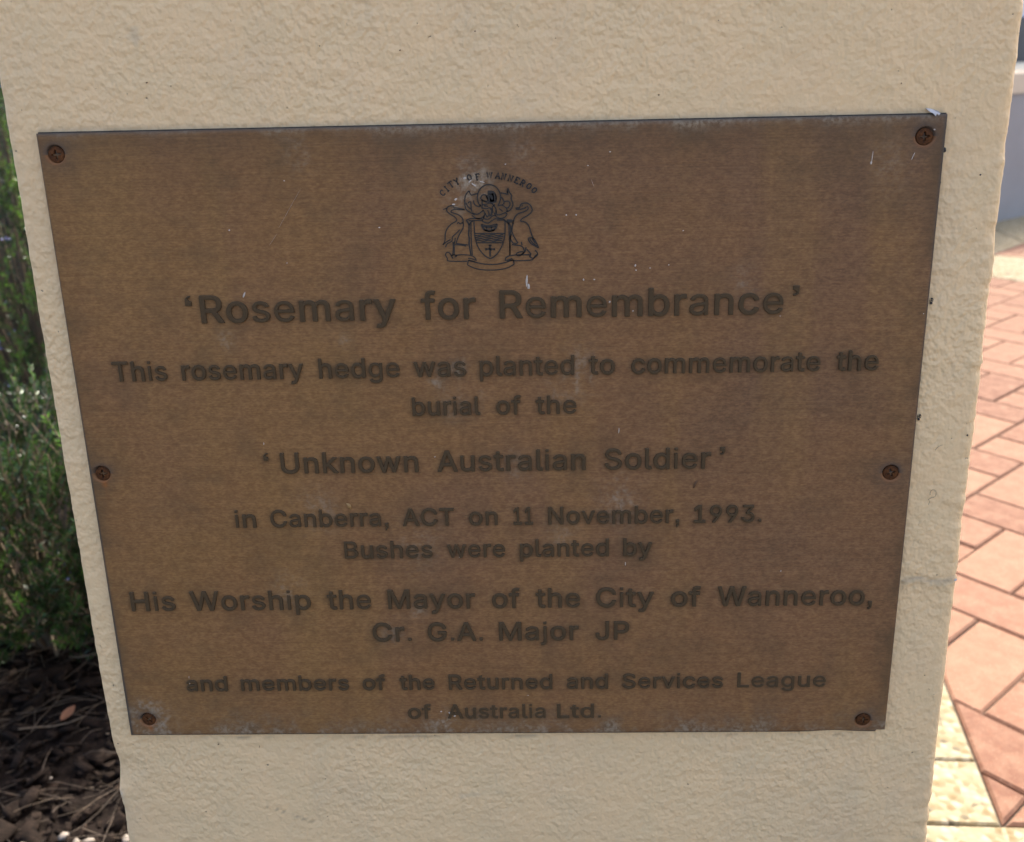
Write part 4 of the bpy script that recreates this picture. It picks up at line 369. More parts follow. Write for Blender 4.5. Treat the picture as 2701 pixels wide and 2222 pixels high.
def tubes(paths, rad, ns=4):
    V, F = [], []
    for P, rr in zip(paths, rad):
        n0 = len(V); n = len(P)
        for i in range(n):
            t = Vector(P[min(i + 1, n - 1)]) - Vector(P[max(i - 1, 0)]); t.normalize()
            a = t.orthogonal().normalized(); b = t.cross(a); q = rr * (1 - .35 * i / n)
            for k in range(ns):
                an = 6.2832 * k / ns; V.append(tuple(Vector(P[i]) + a * math.cos(an) * q + b * math.sin(an) * q))
        for i in range(n - 1):
            for k in range(ns): F.append((n0 + i * ns + k, n0 + i * ns + (k + 1) % ns, n0 + (i + 1) * ns + (k + 1) % ns, n0 + (i + 1) * ns + k))
    return V, F
def litter(n, xr, yr, lmin, lmax, rmin, rmax, lift=.02):
    ps, rs = [], []
    for k in range(n):
        x, y = rnd.uniform(*xr), rnd.uniform(*yr); an = rnd.gauss(.6, .8); L = rnd.uniform(lmin, lmax); bend = rnd.uniform(-6, 6); P = []
        z0 = gz(x, y) + rnd.uniform(.004, lift)
        for i in range(5):
            P.append((x, y, z0 + .004 * math.sin(i * 1.3 + k))); x += math.cos(an) * L / 4; y += math.sin(an) * L / 4; an += bend * L / 4
        ps.append(P); rs.append(rnd.uniform(rmin, rmax))
    return tubes(ps, rs)
V, F = litter(3200, (-1.7, -.28), (.2, 2.6), .03, .12, .0003, .0008)
tag(link('pine_needle_litter', mesh_np('litter', V, F, True), M['straw']), 'dry pine needles and straw scattered over the mulch', 'leaf litter', kind='stuff')
V, F = litter(60, (-1.5, -.3), (.3, 2.4), .05, .12, .0007, .0014, .02)
tag(link('twig_litter', mesh_np('twig_litter', V, F, True), M['stem']), 'dry grey twigs lying across the dark mulch', 'twigs', kind='stuff')
def blob(rad, sq, seed, sub=2):
    bm = bmesh.new(); bmesh.ops.create_icosphere(bm, subdivisions=sub, radius=1); q = random.Random(seed)
    ph = [q.uniform(0, 6) for _ in range(6)]
    for v in bm.verts:
        c = v.co; k = 1 + .13 * math.sin(2.3 * c.x + ph[0]) + .1 * math.sin(3.1 * c.y + ph[1]) + .08 * math.sin(4 * c.z + ph[2])
        v.co = Vector((c.x * sq[0], c.y * sq[1], c.z * sq[2])) * k * rad
    for fc in bm.faces: fc.smooth = True
    me = bpy.data.meshes.new('blob'); bm.to_mesh(me); bm.free(); return me
pm = [blob(.0085, (1, .7, .55), s * 7 + 1, 1) for s in range(4)]
for me in pm:
    for v in me.vertices: v.co *= rnd.uniform(.82, 1.12)
for me in pm: me.materials.append(M['pebble'])
for i, (x, y, s) in enumerate([(-.665, .497, 1.25), (-.592, .498, 1.1), (-.575, .492, .9), (-.561, .497, 1.0), (-.548, .488, .8), (-.517, .503, 1.1), (-.521, .487, .9), (-.56, .475, 1), (-.63, .47, 1.1), (-.59, .465, .9), (-.53, .46, 1), (-.50, .47, .9), (-.68, .46, 1), (-.66, .6, .5), (-.54, .665, .55), (-.59, .66, .5)]):
    o = link('pebble', pm[i % 4], None, None, (x, y, gz(x, y) + .012)); o.scale = (s,) * 3; o.rotation_euler = (rnd.uniform(-.3, .3), rnd.uniform(-.3, .3), rnd.uniform(0, 6))
    tag(o, 'pale rounded pebble lying on the dark mulch beside the pier', 'pebble', 'pale pebbles in the garden bed')
def leafmesh(L, W, seed):
    q = random.Random(seed); V, F = [], []; n = 7
    for i in range(n):
        t = i / (n - 1); wd = W * math.sin(math.pi * min(1, t * .92 + .06)) ** .8; cz = .25 * L * (t - .4) ** 2
        V += [(L * (t - .5), -wd, cz + wd * .5), (L * (t - .5), 0, cz), (L * (t - .5), wd, cz + wd * .35)]
    for i in range(n - 1):
        for k in (0, 1): F.append((i * 3 + k, i * 3 + k + 1, (i + 1) * 3 + k + 1, (i + 1) * 3 + k))
    me = pyd('leaf', V, F); me.polygons.foreach_set('use_smooth', [True] * len(F)); return me
for x, y, s, rz, lb in ((-.80, 1.02, 1, .5, 'russet dry leaf on the mulch left of its darker neighbour'), (-.735, 1.03, .8, 2.0, 'curled reddish dry leaf on the mulch nearest the pier'), (-.69, .72, .6, 1.2, 'small tan dry leaf lying among straw in the bed')):
    o = link('dry_leaf', leafmesh(.045 * s, .012 * s, 1), M['leafb'], None, (x, y, gz(x, y) + .022)); o.rotation_euler = (.3, -.2, rz); tag(o, lb, 'leaf')
def rosemary(name, cx, cy, rx, ry, z0, z1, ns, label, young_lit=0, flowers=40, seed=1, nlen=.017, lk=1.0):
    q = np.random.default_rng(seed); root = empty(name, (cx, cy, GZ)); tag(root, label, 'shrub', 'rosemary bushes of the hedge')
    ps, rs, NB, ND, YN = [], [], [], [], []
    FV, FF = [], []
    for k in range(ns):
        an = q.uniform(0, 6.2832); e = q.beta(2, 1.6); out = Vector((math.cos(an), math.sin(an), 0))
        h = q.uniform(0, 1); rr_ = q.uniform(.35, 1) ** .5 * math.sqrt(max(.05, 1 - (h * .85 - .25) ** 2))
        p = Vector((out.x * rx * rr_ * .8, out.y * ry * rr_ * .8, (z0 - GZ) + h * (z1 - z0) * .8))
        d = (out * q.uniform(.3, 1.4) + Vector((q.normal(0, .4), q.normal(0, .4), .45 + .5 * h))).normalized(); L = q.uniform(.05, .12) * lk
        P = [p.copy()]; nseg = 6
        for i in range(nseg):
            d = (d + Vector((q.normal(0, .08), q.normal(0, .08), .09))).normalized(); p = p + d * (L / nseg); P.append(p.copy())
        ps.append([tuple(v) for v in P]); rs.append(.0014)
        if k % 14 == 0:
            b0 = Vector((out.x * .04, out.y * .04, 0)); mid = (b0 + P[0]) * .5 + Vector((0, 0, .03)); ps.append([tuple(b0), tuple((b0 + mid) * .5), tuple(mid), tuple((mid + P[0]) * .5), tuple(P[0])]); rs.append(.004)
        nn = int(L / .0021); t = q.uniform(.06, 1, nn); idx = np.minimum((t * nseg).astype(int), nseg - 1); fr = t * nseg - idx
        PA = np.array([tuple(v) for v in P]); base = PA[idx] + (PA[idx + 1] - PA[idx]) * fr[:, None]
        tang = PA[idx + 1] - PA[idx]; tang /= np.linalg.norm(tang, axis=1)[:, None]
        rv = q.normal(0, 1, (nn, 3)); rv -= (rv * tang).sum(1)[:, None] * tang; rv /= np.linalg.norm(rv, axis=1)[:, None]
        dirn = rv * q.uniform(.6, 1.0, (nn, 1)) + tang * q.uniform(.5, 1.0, (nn, 1)) * (0.6 + t[:, None]); dirn /= np.linalg.norm(dirn, axis=1)[:, None]
        NB.append(base); ND.append(dirn * (nlen * q.uniform(.65, 1.1, (nn, 1)) * (1.05 - .35 * t[:, None] ** 4))); YN.append(np.full(nn, q.random() < young_lit))
    B = np.concatenate(NB); Dn = np.concatenate(ND); Yg = np.concatenate(YN)
    def blades(B, Dn, wd):
        n = len(B); s = np.cross(Dn, q.normal(0, 1, (n, 3))); s /= np.linalg.norm(s, axis=1)[:, None] + 1e-9; s *= wd
        m = B + Dn * .5; V = np.stack([B, m + s, B + Dn, m - s], 1).reshape(-1, 3)
        i = np.arange(n)[:, None] * 4; return V, np.concatenate([i + [0, 1, 2], i + [0, 2, 3]])
    for nm, mk, sel in (('foliage', 'needle', ~Yg), ('sunlit_young_shoots', 'young_lit', Yg)):
        if sel.sum() < 5: continue
        V, F = blades(B[sel], Dn[sel], .0012); tag(link(nm, mesh_np(nm, V, F), M[mk], root), kind='stuff')
    V, F = tubes(ps, rs, 4); link('stems', mesh_np('stems', V, F, True), M['stem'], root)
    if flowers:
        ii = q.integers(0, len(B), flowers); V, F = blades(np.repeat(B[ii], 6, 0) + q.normal(0, .004, (flowers * 6, 3)), q.normal(0, .005, (flowers * 6, 3)), .0035)
        tag(link('flowers', mesh_np('flowers', V, F), M['flower'], root), kind='stuff')
    return root
rosemary('rosemary_bush', -.83, .95, .33, .27, -.66, -.29, 1900, 'nearest dark green rosemary bush low beside the pier', young_lit=.07, flowers=16, seed=3)
rosemary('rosemary_bush', -1.30, 1.95, .62, .42, -.70, .38, 2300, 'tall rosemary bush with pale blue flowers behind the nearest bush', young_lit=.5, flowers=140, seed=4, lk=1.25)
rosemary('rosemary_bush', -2.25, 2.9, .7, .5, -.6, .40, 800, 'second tall rosemary bush farther back along the hedge', young_lit=.12, flowers=90, seed=5, nlen=.022, lk=1.8)
rosemary('rosemary_bush', -3.2, 4.4, .8, .7, -.6, .42, 700, 'farthest rosemary bush at the back of the garden bed', young_lit=.12, flowers=80, seed=6, nlen=.028, lk=2.2)
# ------------------------------------------------------------------ pier
XL, XR, DEP, RC = -.2432, .2600, .34, .006
sec = []                                            # (x, y) going round, front first
fx = np.linspace(XL + RC, XR - RC, 250)
for k in range(9):
    an = math.pi + k / 8 * math.pi / 2; sec.append((XL + RC + RC * math.cos(an), RC + RC * math.sin(an)))
for x in fx[1:-1]: sec.append((x, 0))
for k in range(9):
    an = 1.5 * math.pi + k / 8 * math.pi / 2; sec.append((XR - RC + RC * math.cos(an), RC + RC * math.sin(an)))
for k in range(1, 40): sec.append((XR, RC + (DEP - RC) * k / 40))
sec += [(XR, DEP), (0, DEP), (XL, DEP)]
for k in range(39, 0, -1): sec.append((XL, RC + (DEP - RC) * k / 40))
sec = np.array(sec); ns_ = len(sec)
zz = np.r_[np.linspace(GZ - .02, -.34, 20)[:-1], np.arange(-.34, .40, .0019), np.linspace(.41, .62, 12)]
per = np.r_[0, np.cumsum(np.hypot(*np.diff(sec, axis=0).T))]
ctr = np.array([(XL + XR) / 2, DEP / 2])
nrm = np.zeros_like(sec); nx_ = np.roll(sec, -1, 0) - np.roll(sec, 1, 0); nrm[:, 0] = nx_[:, 1]; nrm[:, 1] = -nx_[:, 0]; nrm /= np.linalg.norm(nrm, axis=1)[:, None]
PP, ZZ = np.meshgrid(per, zz); SX = np.broadcast_to(sec[:, 0], PP.shape); SY = np.broadcast_to(sec[:, 1], PP.shape)
disp = fbm(PP, ZZ + 3, .07, 21, 3) * .0006 + fbm(PP, ZZ + 3, .006, 31, 2) * .00035
edgeR = np.exp(-((SX - XR) ** 2 + SY ** 2) / .009 ** 2); edgeL = np.exp(-((SX - XL) ** 2 + SY ** 2) / .009 ** 2)
rag = fbm(PP * .15, ZZ + 7, .0042, 41, 2) * np.clip(.5 + 2 * fbm(PP * .1, ZZ + 5, .04, 44, 2), .1, 1.6) + .35 * fbm(PP * .1, ZZ + 2, .022, 43, 2)
disp = disp + edgeR * rag * .0012 + edgeL * rag * .0004
disp = disp - edgeL * .0022 * np.exp(-((ZZ + .206) / .010) ** 2) + edgeL * .0008 * np.exp(-((ZZ + .226) / .004) ** 2)
crk = -.0812 + .0012 * np.sin((SX - .23) * 260); crm = (SX > .2265) & (SY < .01)
disp = disp + crm * (.0009 * np.exp(-((ZZ - crk + .0016) / .0012) ** 2) - .0006 * np.exp(-((ZZ - crk) / .0010) ** 2))
jn = -.1846 + .0004 * np.sin(SX * 70); jm = (SX > -.222) & (SX < .20) & (SY < .004)
disp = disp - jm * .00035 * np.exp(-((ZZ - jn) / .0007) ** 2) * np.clip(vnoise(PP, ZZ * 0 + 1, .02, 77) * 3 + .6, 0, 1)
VX = SX + nrm[None, :, 0] * disp; VY = SY + nrm[None, :, 1] * disp
F = []
nz = len(zz); i = (np.arange(ns_)[None, :] + np.arange(nz - 1)[:, None] * ns_); i2 = ((np.arange(ns_) + 1) % ns_)[None, :] + np.arange(nz - 1)[:, None] * ns_
F = np.stack([i.ravel(), i2.ravel(), (i2 + ns_).ravel(), (i + ns_).ravel()], 1)
pv = np.stack([VX.ravel(), VY.ravel(), ZZ.ravel()], 1)
me = mesh_np('pier', pv, F, True)
me.attributes.new('mark', 'FLOAT_COLOR', 'POINT')
def seg(px, pz, a, b):
    a = np.array(a); b = np.array(b); t = np.clip(((px - a[0]) * (b[0] - a[0]) + (pz - a[1]) * (b[1] - a[1])) / ((b - a) ** 2).sum(), 0, 1)
    return np.hypot(px - a[0] - t * (b[0] - a[0]), pz - a[1] - t * (b[1] - a[1]))
front = SY < .012
mk = np.zeros(SX.shape + (4,), np.float32)
dsh = seg(SX, ZZ, (-.1504, -.235), (-.1231, -.2471))
mk[..., 0] = front * (.55 * np.exp(-(dsh / .0006) ** 2) * (vnoise(SX, ZZ, .0015, 9) > -.15) + .5 * crm * np.exp(-((ZZ - crk) / .0016) ** 2)
    + .4 * jm * np.exp(-((ZZ - jn) / .0007) ** 2) * np.clip(vnoise(SX, ZZ * 0 + 3, .008, 78) * 4, 0, 1))
top = np.exp(-np.clip(ZZ - .178, 0, 1) / .0012) * (ZZ > .176) * (np.abs(SX) < .226)  # contact shadow painted on the pier just above the plate
mk[..., 0] = np.clip(mk[..., 0] + .45 * front * top, 0, 1)
mk[..., 1] = .5 * np.exp(-((SX - XL) ** 2 + SY ** 2) / .0025 ** 2) * np.exp(-((ZZ + .226) / .003) ** 2)
mk[..., 3] = 1
me.attributes['mark'].data.foreach_set('color', mk.reshape(-1)); 
pier = link('pier', me, M['render']); tag(pier, 'cream rendered masonry pier carrying the bronze plaque', 'pier')
tf = pyd('pier_top', [(XL, 0, .62), (XR, 0, .62), (XR, DEP, .62), (XL, DEP, .62)], [(0, 1, 2, 3)]); link('top_face', tf, M['render'], pier)
# ------------------------------------------------------------------ plaque
plaque = empty('memorial_plaque'); tag(plaque, 'weathered bronze memorial plaque with raised lettering screwed to the cream pier', 'plaque')
YF = -.0042
screws = [(-.2161, .1674), (.2153, .1673), (-.2182, -.0064), (.2138, -.0116), (-.2139, -.1665), (.2108, -.1696)]
LINES = [
(78.6, 15.0, [('‘', -160.39, -156.02), ('Rosemary', -152.17, -49.68), ('for', -36.46, -8.07), ('Remembrance', 4.58, 150.61), ('’', 154.85, 159.33)]),
(47.2, 11.0, [('This', -203.43, -174.53), ('rosemary', -166.27, -101.09), ('hedge', -92.76, -49.93), ('was', -42.16, -14.5), ('planted', -7.12, 42.79), ('to', 50.59, 64.17), ('commemorate', 73.03, 171.54), ('the', 180.25, 201.88)]),
(25.3, 10.4, [('burial', -44.18, -7.66), ('of', 1.05, 13.98), ('the', 22.16, 43.64)]),
(-7.5, 12.3, [('‘', -128.64, -123.54), ('Unknown', -118.22, -42.75), ('Australian', -32.28, 48.51), ('Soldier', 58.96, 116.28), ('’', 120.08, 124.8)]),
(-40.0, 10.6, [('in', -146.84, -135.45), ('Canberra,', -127.1, -61.52), ('ACT', -53.32, -24.63), ('on', -16.24, -0.45), ('11', 8.46, 19.25), ('November,', 27.76, 99.92), ('1993.', 108.1, 145.03)]),
(-59.9, 10.6, [('Bushes', -87.17, -37.75), ('were', -29.27, 2.98), ('planted', 11.59, 61.2), ('by', 69.39, 85.26)]),
(-92.3, 12.3, [('His', -213.06, -187.74), ('Worship', -178.54, -109.16), ('the', -99.47, -74.75), ('Mayor', -64.64, -14.87), ('of', -5.09, 10.57), ('the', 19.85, 44.74), ('City', 54.12, 86.63), ('of', 96.53, 113.01), ('Wanneroo,', 122.83, 209.43)]),
(-113.6, 12.0, [('Cr.', -74.88, -52.77), ('G.A.', -42.91, -11.45), ('Major', -1.74, 43.88), ('JP', 53.79, 72.95)]),
(-146.3, 9.9, [('and', -187.66, -163.35), ('members', -155.16, -91.42), ('of', -83.08, -69.87), ('the', -61.26, -40.92), ('Returned', -32.33, 28.34), ('and', 36.96, 60.75), ('Services', 69.31, 127.53), ('League', 136.13, 187.04)]),
(-166.5, 9.6, [('of', -57.56, -43.96), ('Australia', -33.95, 23.95), ('Ltd.', 30.94, 56.67)])]
BOLD = 12                                            # how much each outline is emboldened (font units, cap height 509)
def sq(x0, y0, x1, y1): return [[x0, y0] * 3, [x0, y1] * 3, [x1, y1] * 3, [x1, y0] * 3]
def glyph_splines(c):
    if c == '.': return 188, [sq(58, 0, 130, 72)]
    if c == ',': return 188, [[[50, 0] * 3, [50, 88] * 3, [140, 88] * 3, [140, 10, 140, -10, 140, -70], [100, -118, 75, -128, 52, -132], [52, -132, 50, -110, 50, -92], [78, -76, 94, -50, 94, 0]]]
    if c == '’': return 160, [[[40, 440] * 3, [40, 520] * 3, [120, 520] * 3, [120, 430, 120, 420, 120, 370], [90, 345, 70, 334, 50, 330], [50, 330, 45, 345, 45, 356], [66, 366, 84, 385, 86, 440]]]
    if c == '‘':
        a, s_ = glyph_splines('’'); return a, [[[160 - p[0], 850 - p[1], 160 - p[2], 850 - p[3], 160 - p[4], 850 - p[5]] for p in s_[0]]]
    adv, sp = GLYPHS[c]
    if c == 'i': sp = [sp[0], sq(53, 464, 114, 514)]
    if c == 'j': sp = [sp[0], sq(53, 464, 114, 514)]
    return adv, sp
dg = bpy.context.evaluated_depsgraph_get()
gmesh = {}
def curve_mesh(name, cu):
    o = bpy.data.objects.new(name, cu); sc.collection.objects.link(o); bpy.context.view_layer.update()
    me = bpy.data.meshes.new_from_object(o.evaluated_get(bpy.context.evaluated_depsgraph_get())); bpy.data.objects.remove(o); me.name = name
    return me
def glyph_mesh(c):
    """letter cast in relief: height follows the distance to the outline, with rounded shoulders and a draft angle"""
    if c in gmesh: return gmesh[c]
    adv, sp = glyph_splines(c); segs = []
    for s in sp:
        n = len(s); P = []
        for i in range(n):
            a, b = s[i], s[(i + 1) % n]; p0, p1, p2, p3 = np.array(a[2:4]), np.array(a[4:6]), np.array(b[:2]), np.array(b[2:4])
            for k in range(5):
                t = k / 5; P.append((1 - t) ** 3 * p0 + 3 * t * (1 - t) ** 2 * p1 + 3 * t * t * (1 - t) * p2 + t ** 3 * p3)
        P = np.array(P, float); segs.append(np.concatenate([P, np.roll(P, -1, 0)], 1))
    S_ = np.concatenate(segs); S_ = S_[np.hypot(S_[:, 2] - S_[:, 0], S_[:, 3] - S_[:, 1]) > 1e-3]
    B_ = {'i': 5, 'j': 6, 'e': 3, 'a': 5, 's': 5, 'g': 6, '3': 4, '9': 6, 'S': 7, 'B': 6}.get(c, 0 if c in '‘’.,' else BOLD); pad = B_ + 14; st_ = 5.5
    gx_ = np.arange(S_[:, 0].min() - pad, S_[:, 0].max() + pad + st_, st_); gy_ = np.arange(S_[:, 1].min() - pad, S_[:, 1].max() + pad + st_, st_)
    X_, Y_ = np.meshgrid(gx_, gy_); px, py = X_.ravel()[:, None], Y_.ravel()[:, None]
    ax, ay, bx, by = (S_[:, k][None] for k in range(4)); dx, dy = bx - ax, by - ay
    t = np.clip(((px - ax) * dx + (py - ay) * dy) / (dx * dx + dy * dy), 0, 1); d = np.hypot(px - ax - t * dx, py - ay - t * dy).min(1)
    up = (ay <= py) & (by > py); dn = (ay > py) & (by <= py); cr_ = dx * (py - ay) - (px - ax) * dy
    wn = (up & (cr_ > 0)).sum(1) - (dn & (cr_ < 0)).sum(1)
    sd_ = np.where(wn != 0, d, -d) + B_                       # >0 inside
    e = np.clip((sd_ + 3) / 10.0, -.6, 1); h = np.where(e > 0, 1 - (1 - e) ** 2.2, e * 1.4) * .93 + .07 * np.clip(sd_ / 45, 0, 1)
    h = np.where(sd_ < -12, -1.0, h)
    nx, ny = len(gx_), len(gy_); F = grid_faces(nx, ny); ok = (sd_[F] > -13).any(1); F = F[ok]
    used = np.unique(F); mp = -np.ones(nx * ny, int); mp[used] = np.arange(len(used))
    V = np.stack([px[:, 0] / 509, (py[:, 0]) / 509, h - .04], 1)[used]
    me = mesh_np('letter', V, mp[F], True); me.materials.append(M['letter'])
    ins = sd_ > 0; xs = px[:, 0][ins] / 509
    bd = np.abs(sd_) < 5; gmesh[c] = (me, adv / 509, xs.min(), xs.max(), np.stack([px[bd, 0], py[bd, 0]], 1) / 509); return gmesh[c]
outline = []
LH = .0012
for li, (zb, cap, words) in enumerate(LINES):
    for wd, x0, x1 in words:
        gs = [glyph_mesh(c) for c in wd]; pos = []; p = 0
        for g_ in gs: pos.append(p); p += g_[1] + 2 * (BOLD - 2) / 509
        a0 = pos[0] + gs[0][2]; a1 = pos[-1] + gs[-1][3]; s = (x1 - x0) / (a1 - a0)
        if wd in '‘’': mid_ = (x0 + x1) / 2; s = cap * 1.35; x0 = mid_ - s * (a1 - a0) / 2
        for ch, g_, pp in zip(wd, gs, pos):
            kz = 509 / (509 + 2 * BOLD); sx = s / 1000; sz = cap / 1000 * kz; low = 1.0
            if li == 8 and wd == 'League': low = .45
            if li == 9: low = .6
            ox_, oz_ = x0 / 1000 + (pp - a0) * sx, zb / 1000 + BOLD / 509 * sz
            o = link('letter', g_[0], None, plaque, (ox_, YF, oz_)); o.rotation_euler = (math.pi / 2, 0, 0); o.scale = (sx, sz, LH * low)
            outline.append(np.stack([ox_ + g_[4][:, 0] * sx, oz_ + g_[4][:, 1] * sz], 1))
# crest, drawn in its own units and laid on the plate
AF = ((.03440123, -.00065675), (-.00115204, -.03447552), (-31.3358, 160.7835))
def cr(p, dy=0): return ((p[0] * AF[0][0] + p[1] * AF[1][0] + AF[2][0]) / 1000, YF - .00006 - dy, (p[0] * AF[0][1] + p[1] * AF[1][1] + AF[2][1]) / 1000)
def smooth(P):
    if len(P) < 3: return P
    o = []
    for i in range(len(P) - 1):
        p0 = P[max(i - 1, 0)]; p1 = P[i]; p2 = P[i + 1]; p3 = P[min(i + 2, len(P) - 1)]
        for k in range(4):
            t = k / 4; o.append(tuple(.5 * (2 * p1[d] + (p2[d] - p0[d]) * t + (2 * p0[d] - 5 * p1[d] + 4 * p2[d] - p3[d]) * t * t + (3 * p1[d] - p0[d] - 3 * p2[d] + p3[d]) * t ** 3) for d in (0, 1)))
    o.append(P[-1]); return o
def ribbons(name, strokes, w0=11, sm=True):
    V, F = [], []
    for s in strokes:
        w_ = w0 * 1.85
        if isinstance(s, tuple) and isinstance(s[0], list): s, w_ = s; w_ *= 1.35
        P = smooth(s) if sm else s; n = len(P); n0 = len(V)
        for i in range(n):
            a = P[max(i - 1, 0)]; b = P[min(i + 1, n - 1)]; dx, dy = b[0] - a[0], b[1] - a[1]; l = math.hypot(dx, dy) or 1; ox, oy = -dy / l * w_ / 2, dx / l * w_ / 2
            for k, h in ((1, -.0002), (.8, .00012), (-.8, .00012), (-1, -.0002)): V.append(cr((P[i][0] + ox * k, P[i][1] + oy * k), h))
        for i in range(n - 1):
            for k in range(3): F.append((n0 + i * 4 + k, n0 + i * 4 + k + 1, n0 + i * 4 + 5 + k, n0 + i * 4 + 4 + k))
    return link(name, pyd(name, V, F), M['crest'], plaque)
ribbons('crest_shield', [[(730, 875), (735, 1000), (740, 1100), (765, 1210), (800, 1290), (850, 1360), (910, 1415), (975, 1445)], [(1185, 870), (1188, 1000), (1185, 1090), (1165, 1190), (1130, 1280), (1080, 1360), (1030, 1410), (975, 1445)],
    [(650, 880), (730, 875)], [(730, 875), (860, 872)], [(1070, 868), (1190, 870)], [(740, 1065), (1190, 1065)], [(765, 1205), (1165, 1205)], [(684, 905), (686, 1100), (692, 1250), (704, 1390)], [(1240, 905), (1250, 1100), (1262, 1250), (1262, 1390)]]
    + [[(745 + 22 * k + (10 if m > 1 else 0), v + 9 * math.sin(k * 22 / 150 * 6.28 + m)) for k in range(20 - (m > 1))] for m, v in enumerate((1090, 1118, 1148, 1175))])
ribbons('crest_boat', [([(840, 930), (862, 985), (905, 1020), (1000, 1022), (1048, 985), (1070, 925)], 26), [(840, 930), (900, 948), (960, 952), (1020, 938), (1070, 925)], ([(860, 958), (950, 975), (1050, 958)], 22), ([(880, 1012), (960, 1036), (1040, 1010)], 20), [(915, 965), (920, 1010)], [(990, 965), (985, 1010)]])
ribbons('crest_cross', [([(967, 1240), (967, 1412)], 22), ([(900, 1300), (1035, 1300)], 20), ([(945, 1243), (990, 1243)], 20), ([(905, 1282), (905, 1320)], 18), ([(1030, 1282), (1030, 1320)], 18), ([(950, 1275), (985, 1325)], 16)], sm=False)
ribbons('crest_heron', [[(275, 712), (335, 695)], [(330, 740), (335, 690), (365, 665), (410, 655), (440, 668)], [(425, 685), (500, 692), (590, 712)], [(395, 735), (440, 712), (590, 716)], [(330, 740), (370, 775), (430, 810), (470, 850), (470, 880), (430, 905), (380, 940), (330, 1000), (305, 1070), (300, 1150), (290, 1200), (265, 1235)],
    [(390, 735), (400, 755), (450, 770), (500, 790), (550, 830), (568, 870), (568, 920)], [(480, 920), (500, 905), (530, 925), (560, 905), (575, 930)], [(575, 930), (565, 990), (530, 1050), (500, 1110), (475, 1170), (465, 1215)], [(520, 1010), (460, 1070), (410, 1120), (400, 1180), (330, 1220), (305, 1270)], [(270, 1235), (310, 1200), (380, 1155)], ([(415, 1190), (420, 1270), (415, 1350), (412, 1400)], 14), [(434, 1190), (435, 1300), (434, 1390)],
    [(450, 1130), (445, 1185), (430, 1220)], [(455, 1215), (540, 1225), (640, 1240)], [(440, 1235), (540, 1240), (610, 1255)], ([(405, 680), (414, 682)], 18)])
ribbons('crest_swan', [([(1340, 697), (1370, 692), (1400, 690)], 20), [(1400, 690), (1410, 650), (1440, 625), (1500, 618), (1550, 645), (1582, 700), (1575, 750), (1520, 800), (1450, 840), (1415, 882), (1490, 900), (1540, 960), (1570, 1050), (1600, 1130), (1640, 1180), (1685, 1275)], [(1345, 708), (1400, 712), (1470, 694), (1500, 672)],
    [(1510, 660), (1525, 700), (1480, 740), (1390, 770), (1350, 800), (1320, 850), (1300, 930), (1290, 1010), (1300, 1070), (1330, 1130), (1370, 1195)], [(1525, 1140), (1580, 1130), (1620, 1150)], [(1530, 1150), (1560, 1205), (1620, 1245), (1688, 1280)], [(1555, 1150), (1600, 1210), (1660, 1250)], [(1590, 1145), (1640, 1215)], [(1280, 1070), (1268, 1140), (1300, 1200), (1350, 1220), (1385, 1192)],
    [(1290, 1230), (1340, 1240), (1440, 1260), (1475, 1330), (1440, 1380), (1390, 1400), (1355, 1372), (1400, 1345), (1455, 1340)], [(1430, 1190), (1440, 1240)], [(1500, 1270), (1482, 1340), (1400, 1402)], [(1510, 1300), (1570, 1370), (1558, 1410), (1600, 1440)], [(1635, 1315), (1675, 1375), (1610, 1440)], ([(1430, 656), (1442, 662)], 22)])
ribbons('crest_scroll', [[(300, 1385), (325, 1350), (365, 1360), (400, 1420), (415, 1440)], [(300, 1385), (330, 1440), (355, 1480), (620, 1483)], [(450, 1395), (540, 1385), (680, 1395), (740, 1430), (760, 1475)], ([(640, 1437), (700, 1447), (745, 1467)], 14), [(650, 1465), (740, 1490)], [(385, 1402), (420, 1385), (470, 1400), (440, 1420)],
    [(640, 1470), (760, 1500), (870, 1525), (980, 1532), (1090, 1525), (1200, 1500), (1315, 1460)], [(630, 1540), (740, 1590), (860, 1612), (980, 1617), (1100, 1610), (1220, 1585), (1325, 1530)], [(642, 1470), (630, 1540)], [(1315, 1460), (1325, 1530)], [(1200, 1430), (1260, 1400), (1400, 1385), (1570, 1385)], [(1310, 1475), (1450, 1472), (1590, 1460), (1640, 1400), (1672, 1375)], ([(1200, 1430), (1200, 1470), (1300, 1440)], 14), [(1220, 1482), (1310, 1462)]])
ribbons('crest_post', [([(612, 870), (640, 905), (656, 945), (655, 1010), (650, 1080), (660, 1150), (655, 1220), (668, 1300), (682, 1390)], 20), [(656, 945), (680, 902), (715, 882)], ([(1190, 878), (1250, 930), (1275, 1000), (1265, 1080), (1265, 1150)], 20), ([(1265, 1150), (1260, 1270), (1262, 1390)], 14), ([(1215, 880), (1290, 885)], 40), [(1300, 870), (1310, 930)]])
ring = [(950 + 170 * math.cos(a), 535 + 185 * math.sin(a)) for a in [math.radians(d) for d in range(135, 410, 11)]]
ribbons('crest_helm', [ring, [(1040, 480), (1058, 540), (1050, 610)], ([(930, 465), (1000, 470), (1030, 520), (1035, 570), (1000, 600), (960, 570), (925, 500)], 48), ([(985, 480), (1000, 600)], 60), [(828, 545), (850, 505), (900, 500), (932, 560), (920, 592), (850, 580), (828, 545)], ([(850, 570), (900, 600), (950, 610)], 18), [(850, 640), (900, 640), (960, 620), (1010, 640), (1050, 700), (1062, 760)],
    [(850, 690), (920, 700), (960, 680)], [(860, 720), (900, 780), (925, 830)], ([(960, 690), (990, 720), (985, 790), (955, 800)], 22), [(930, 720), (952, 780), (930, 820)], [(1040, 640), (1000, 680), (1010, 760)], [(850, 560), (848, 700)], ([(880, 660), (940, 665)], 16)])
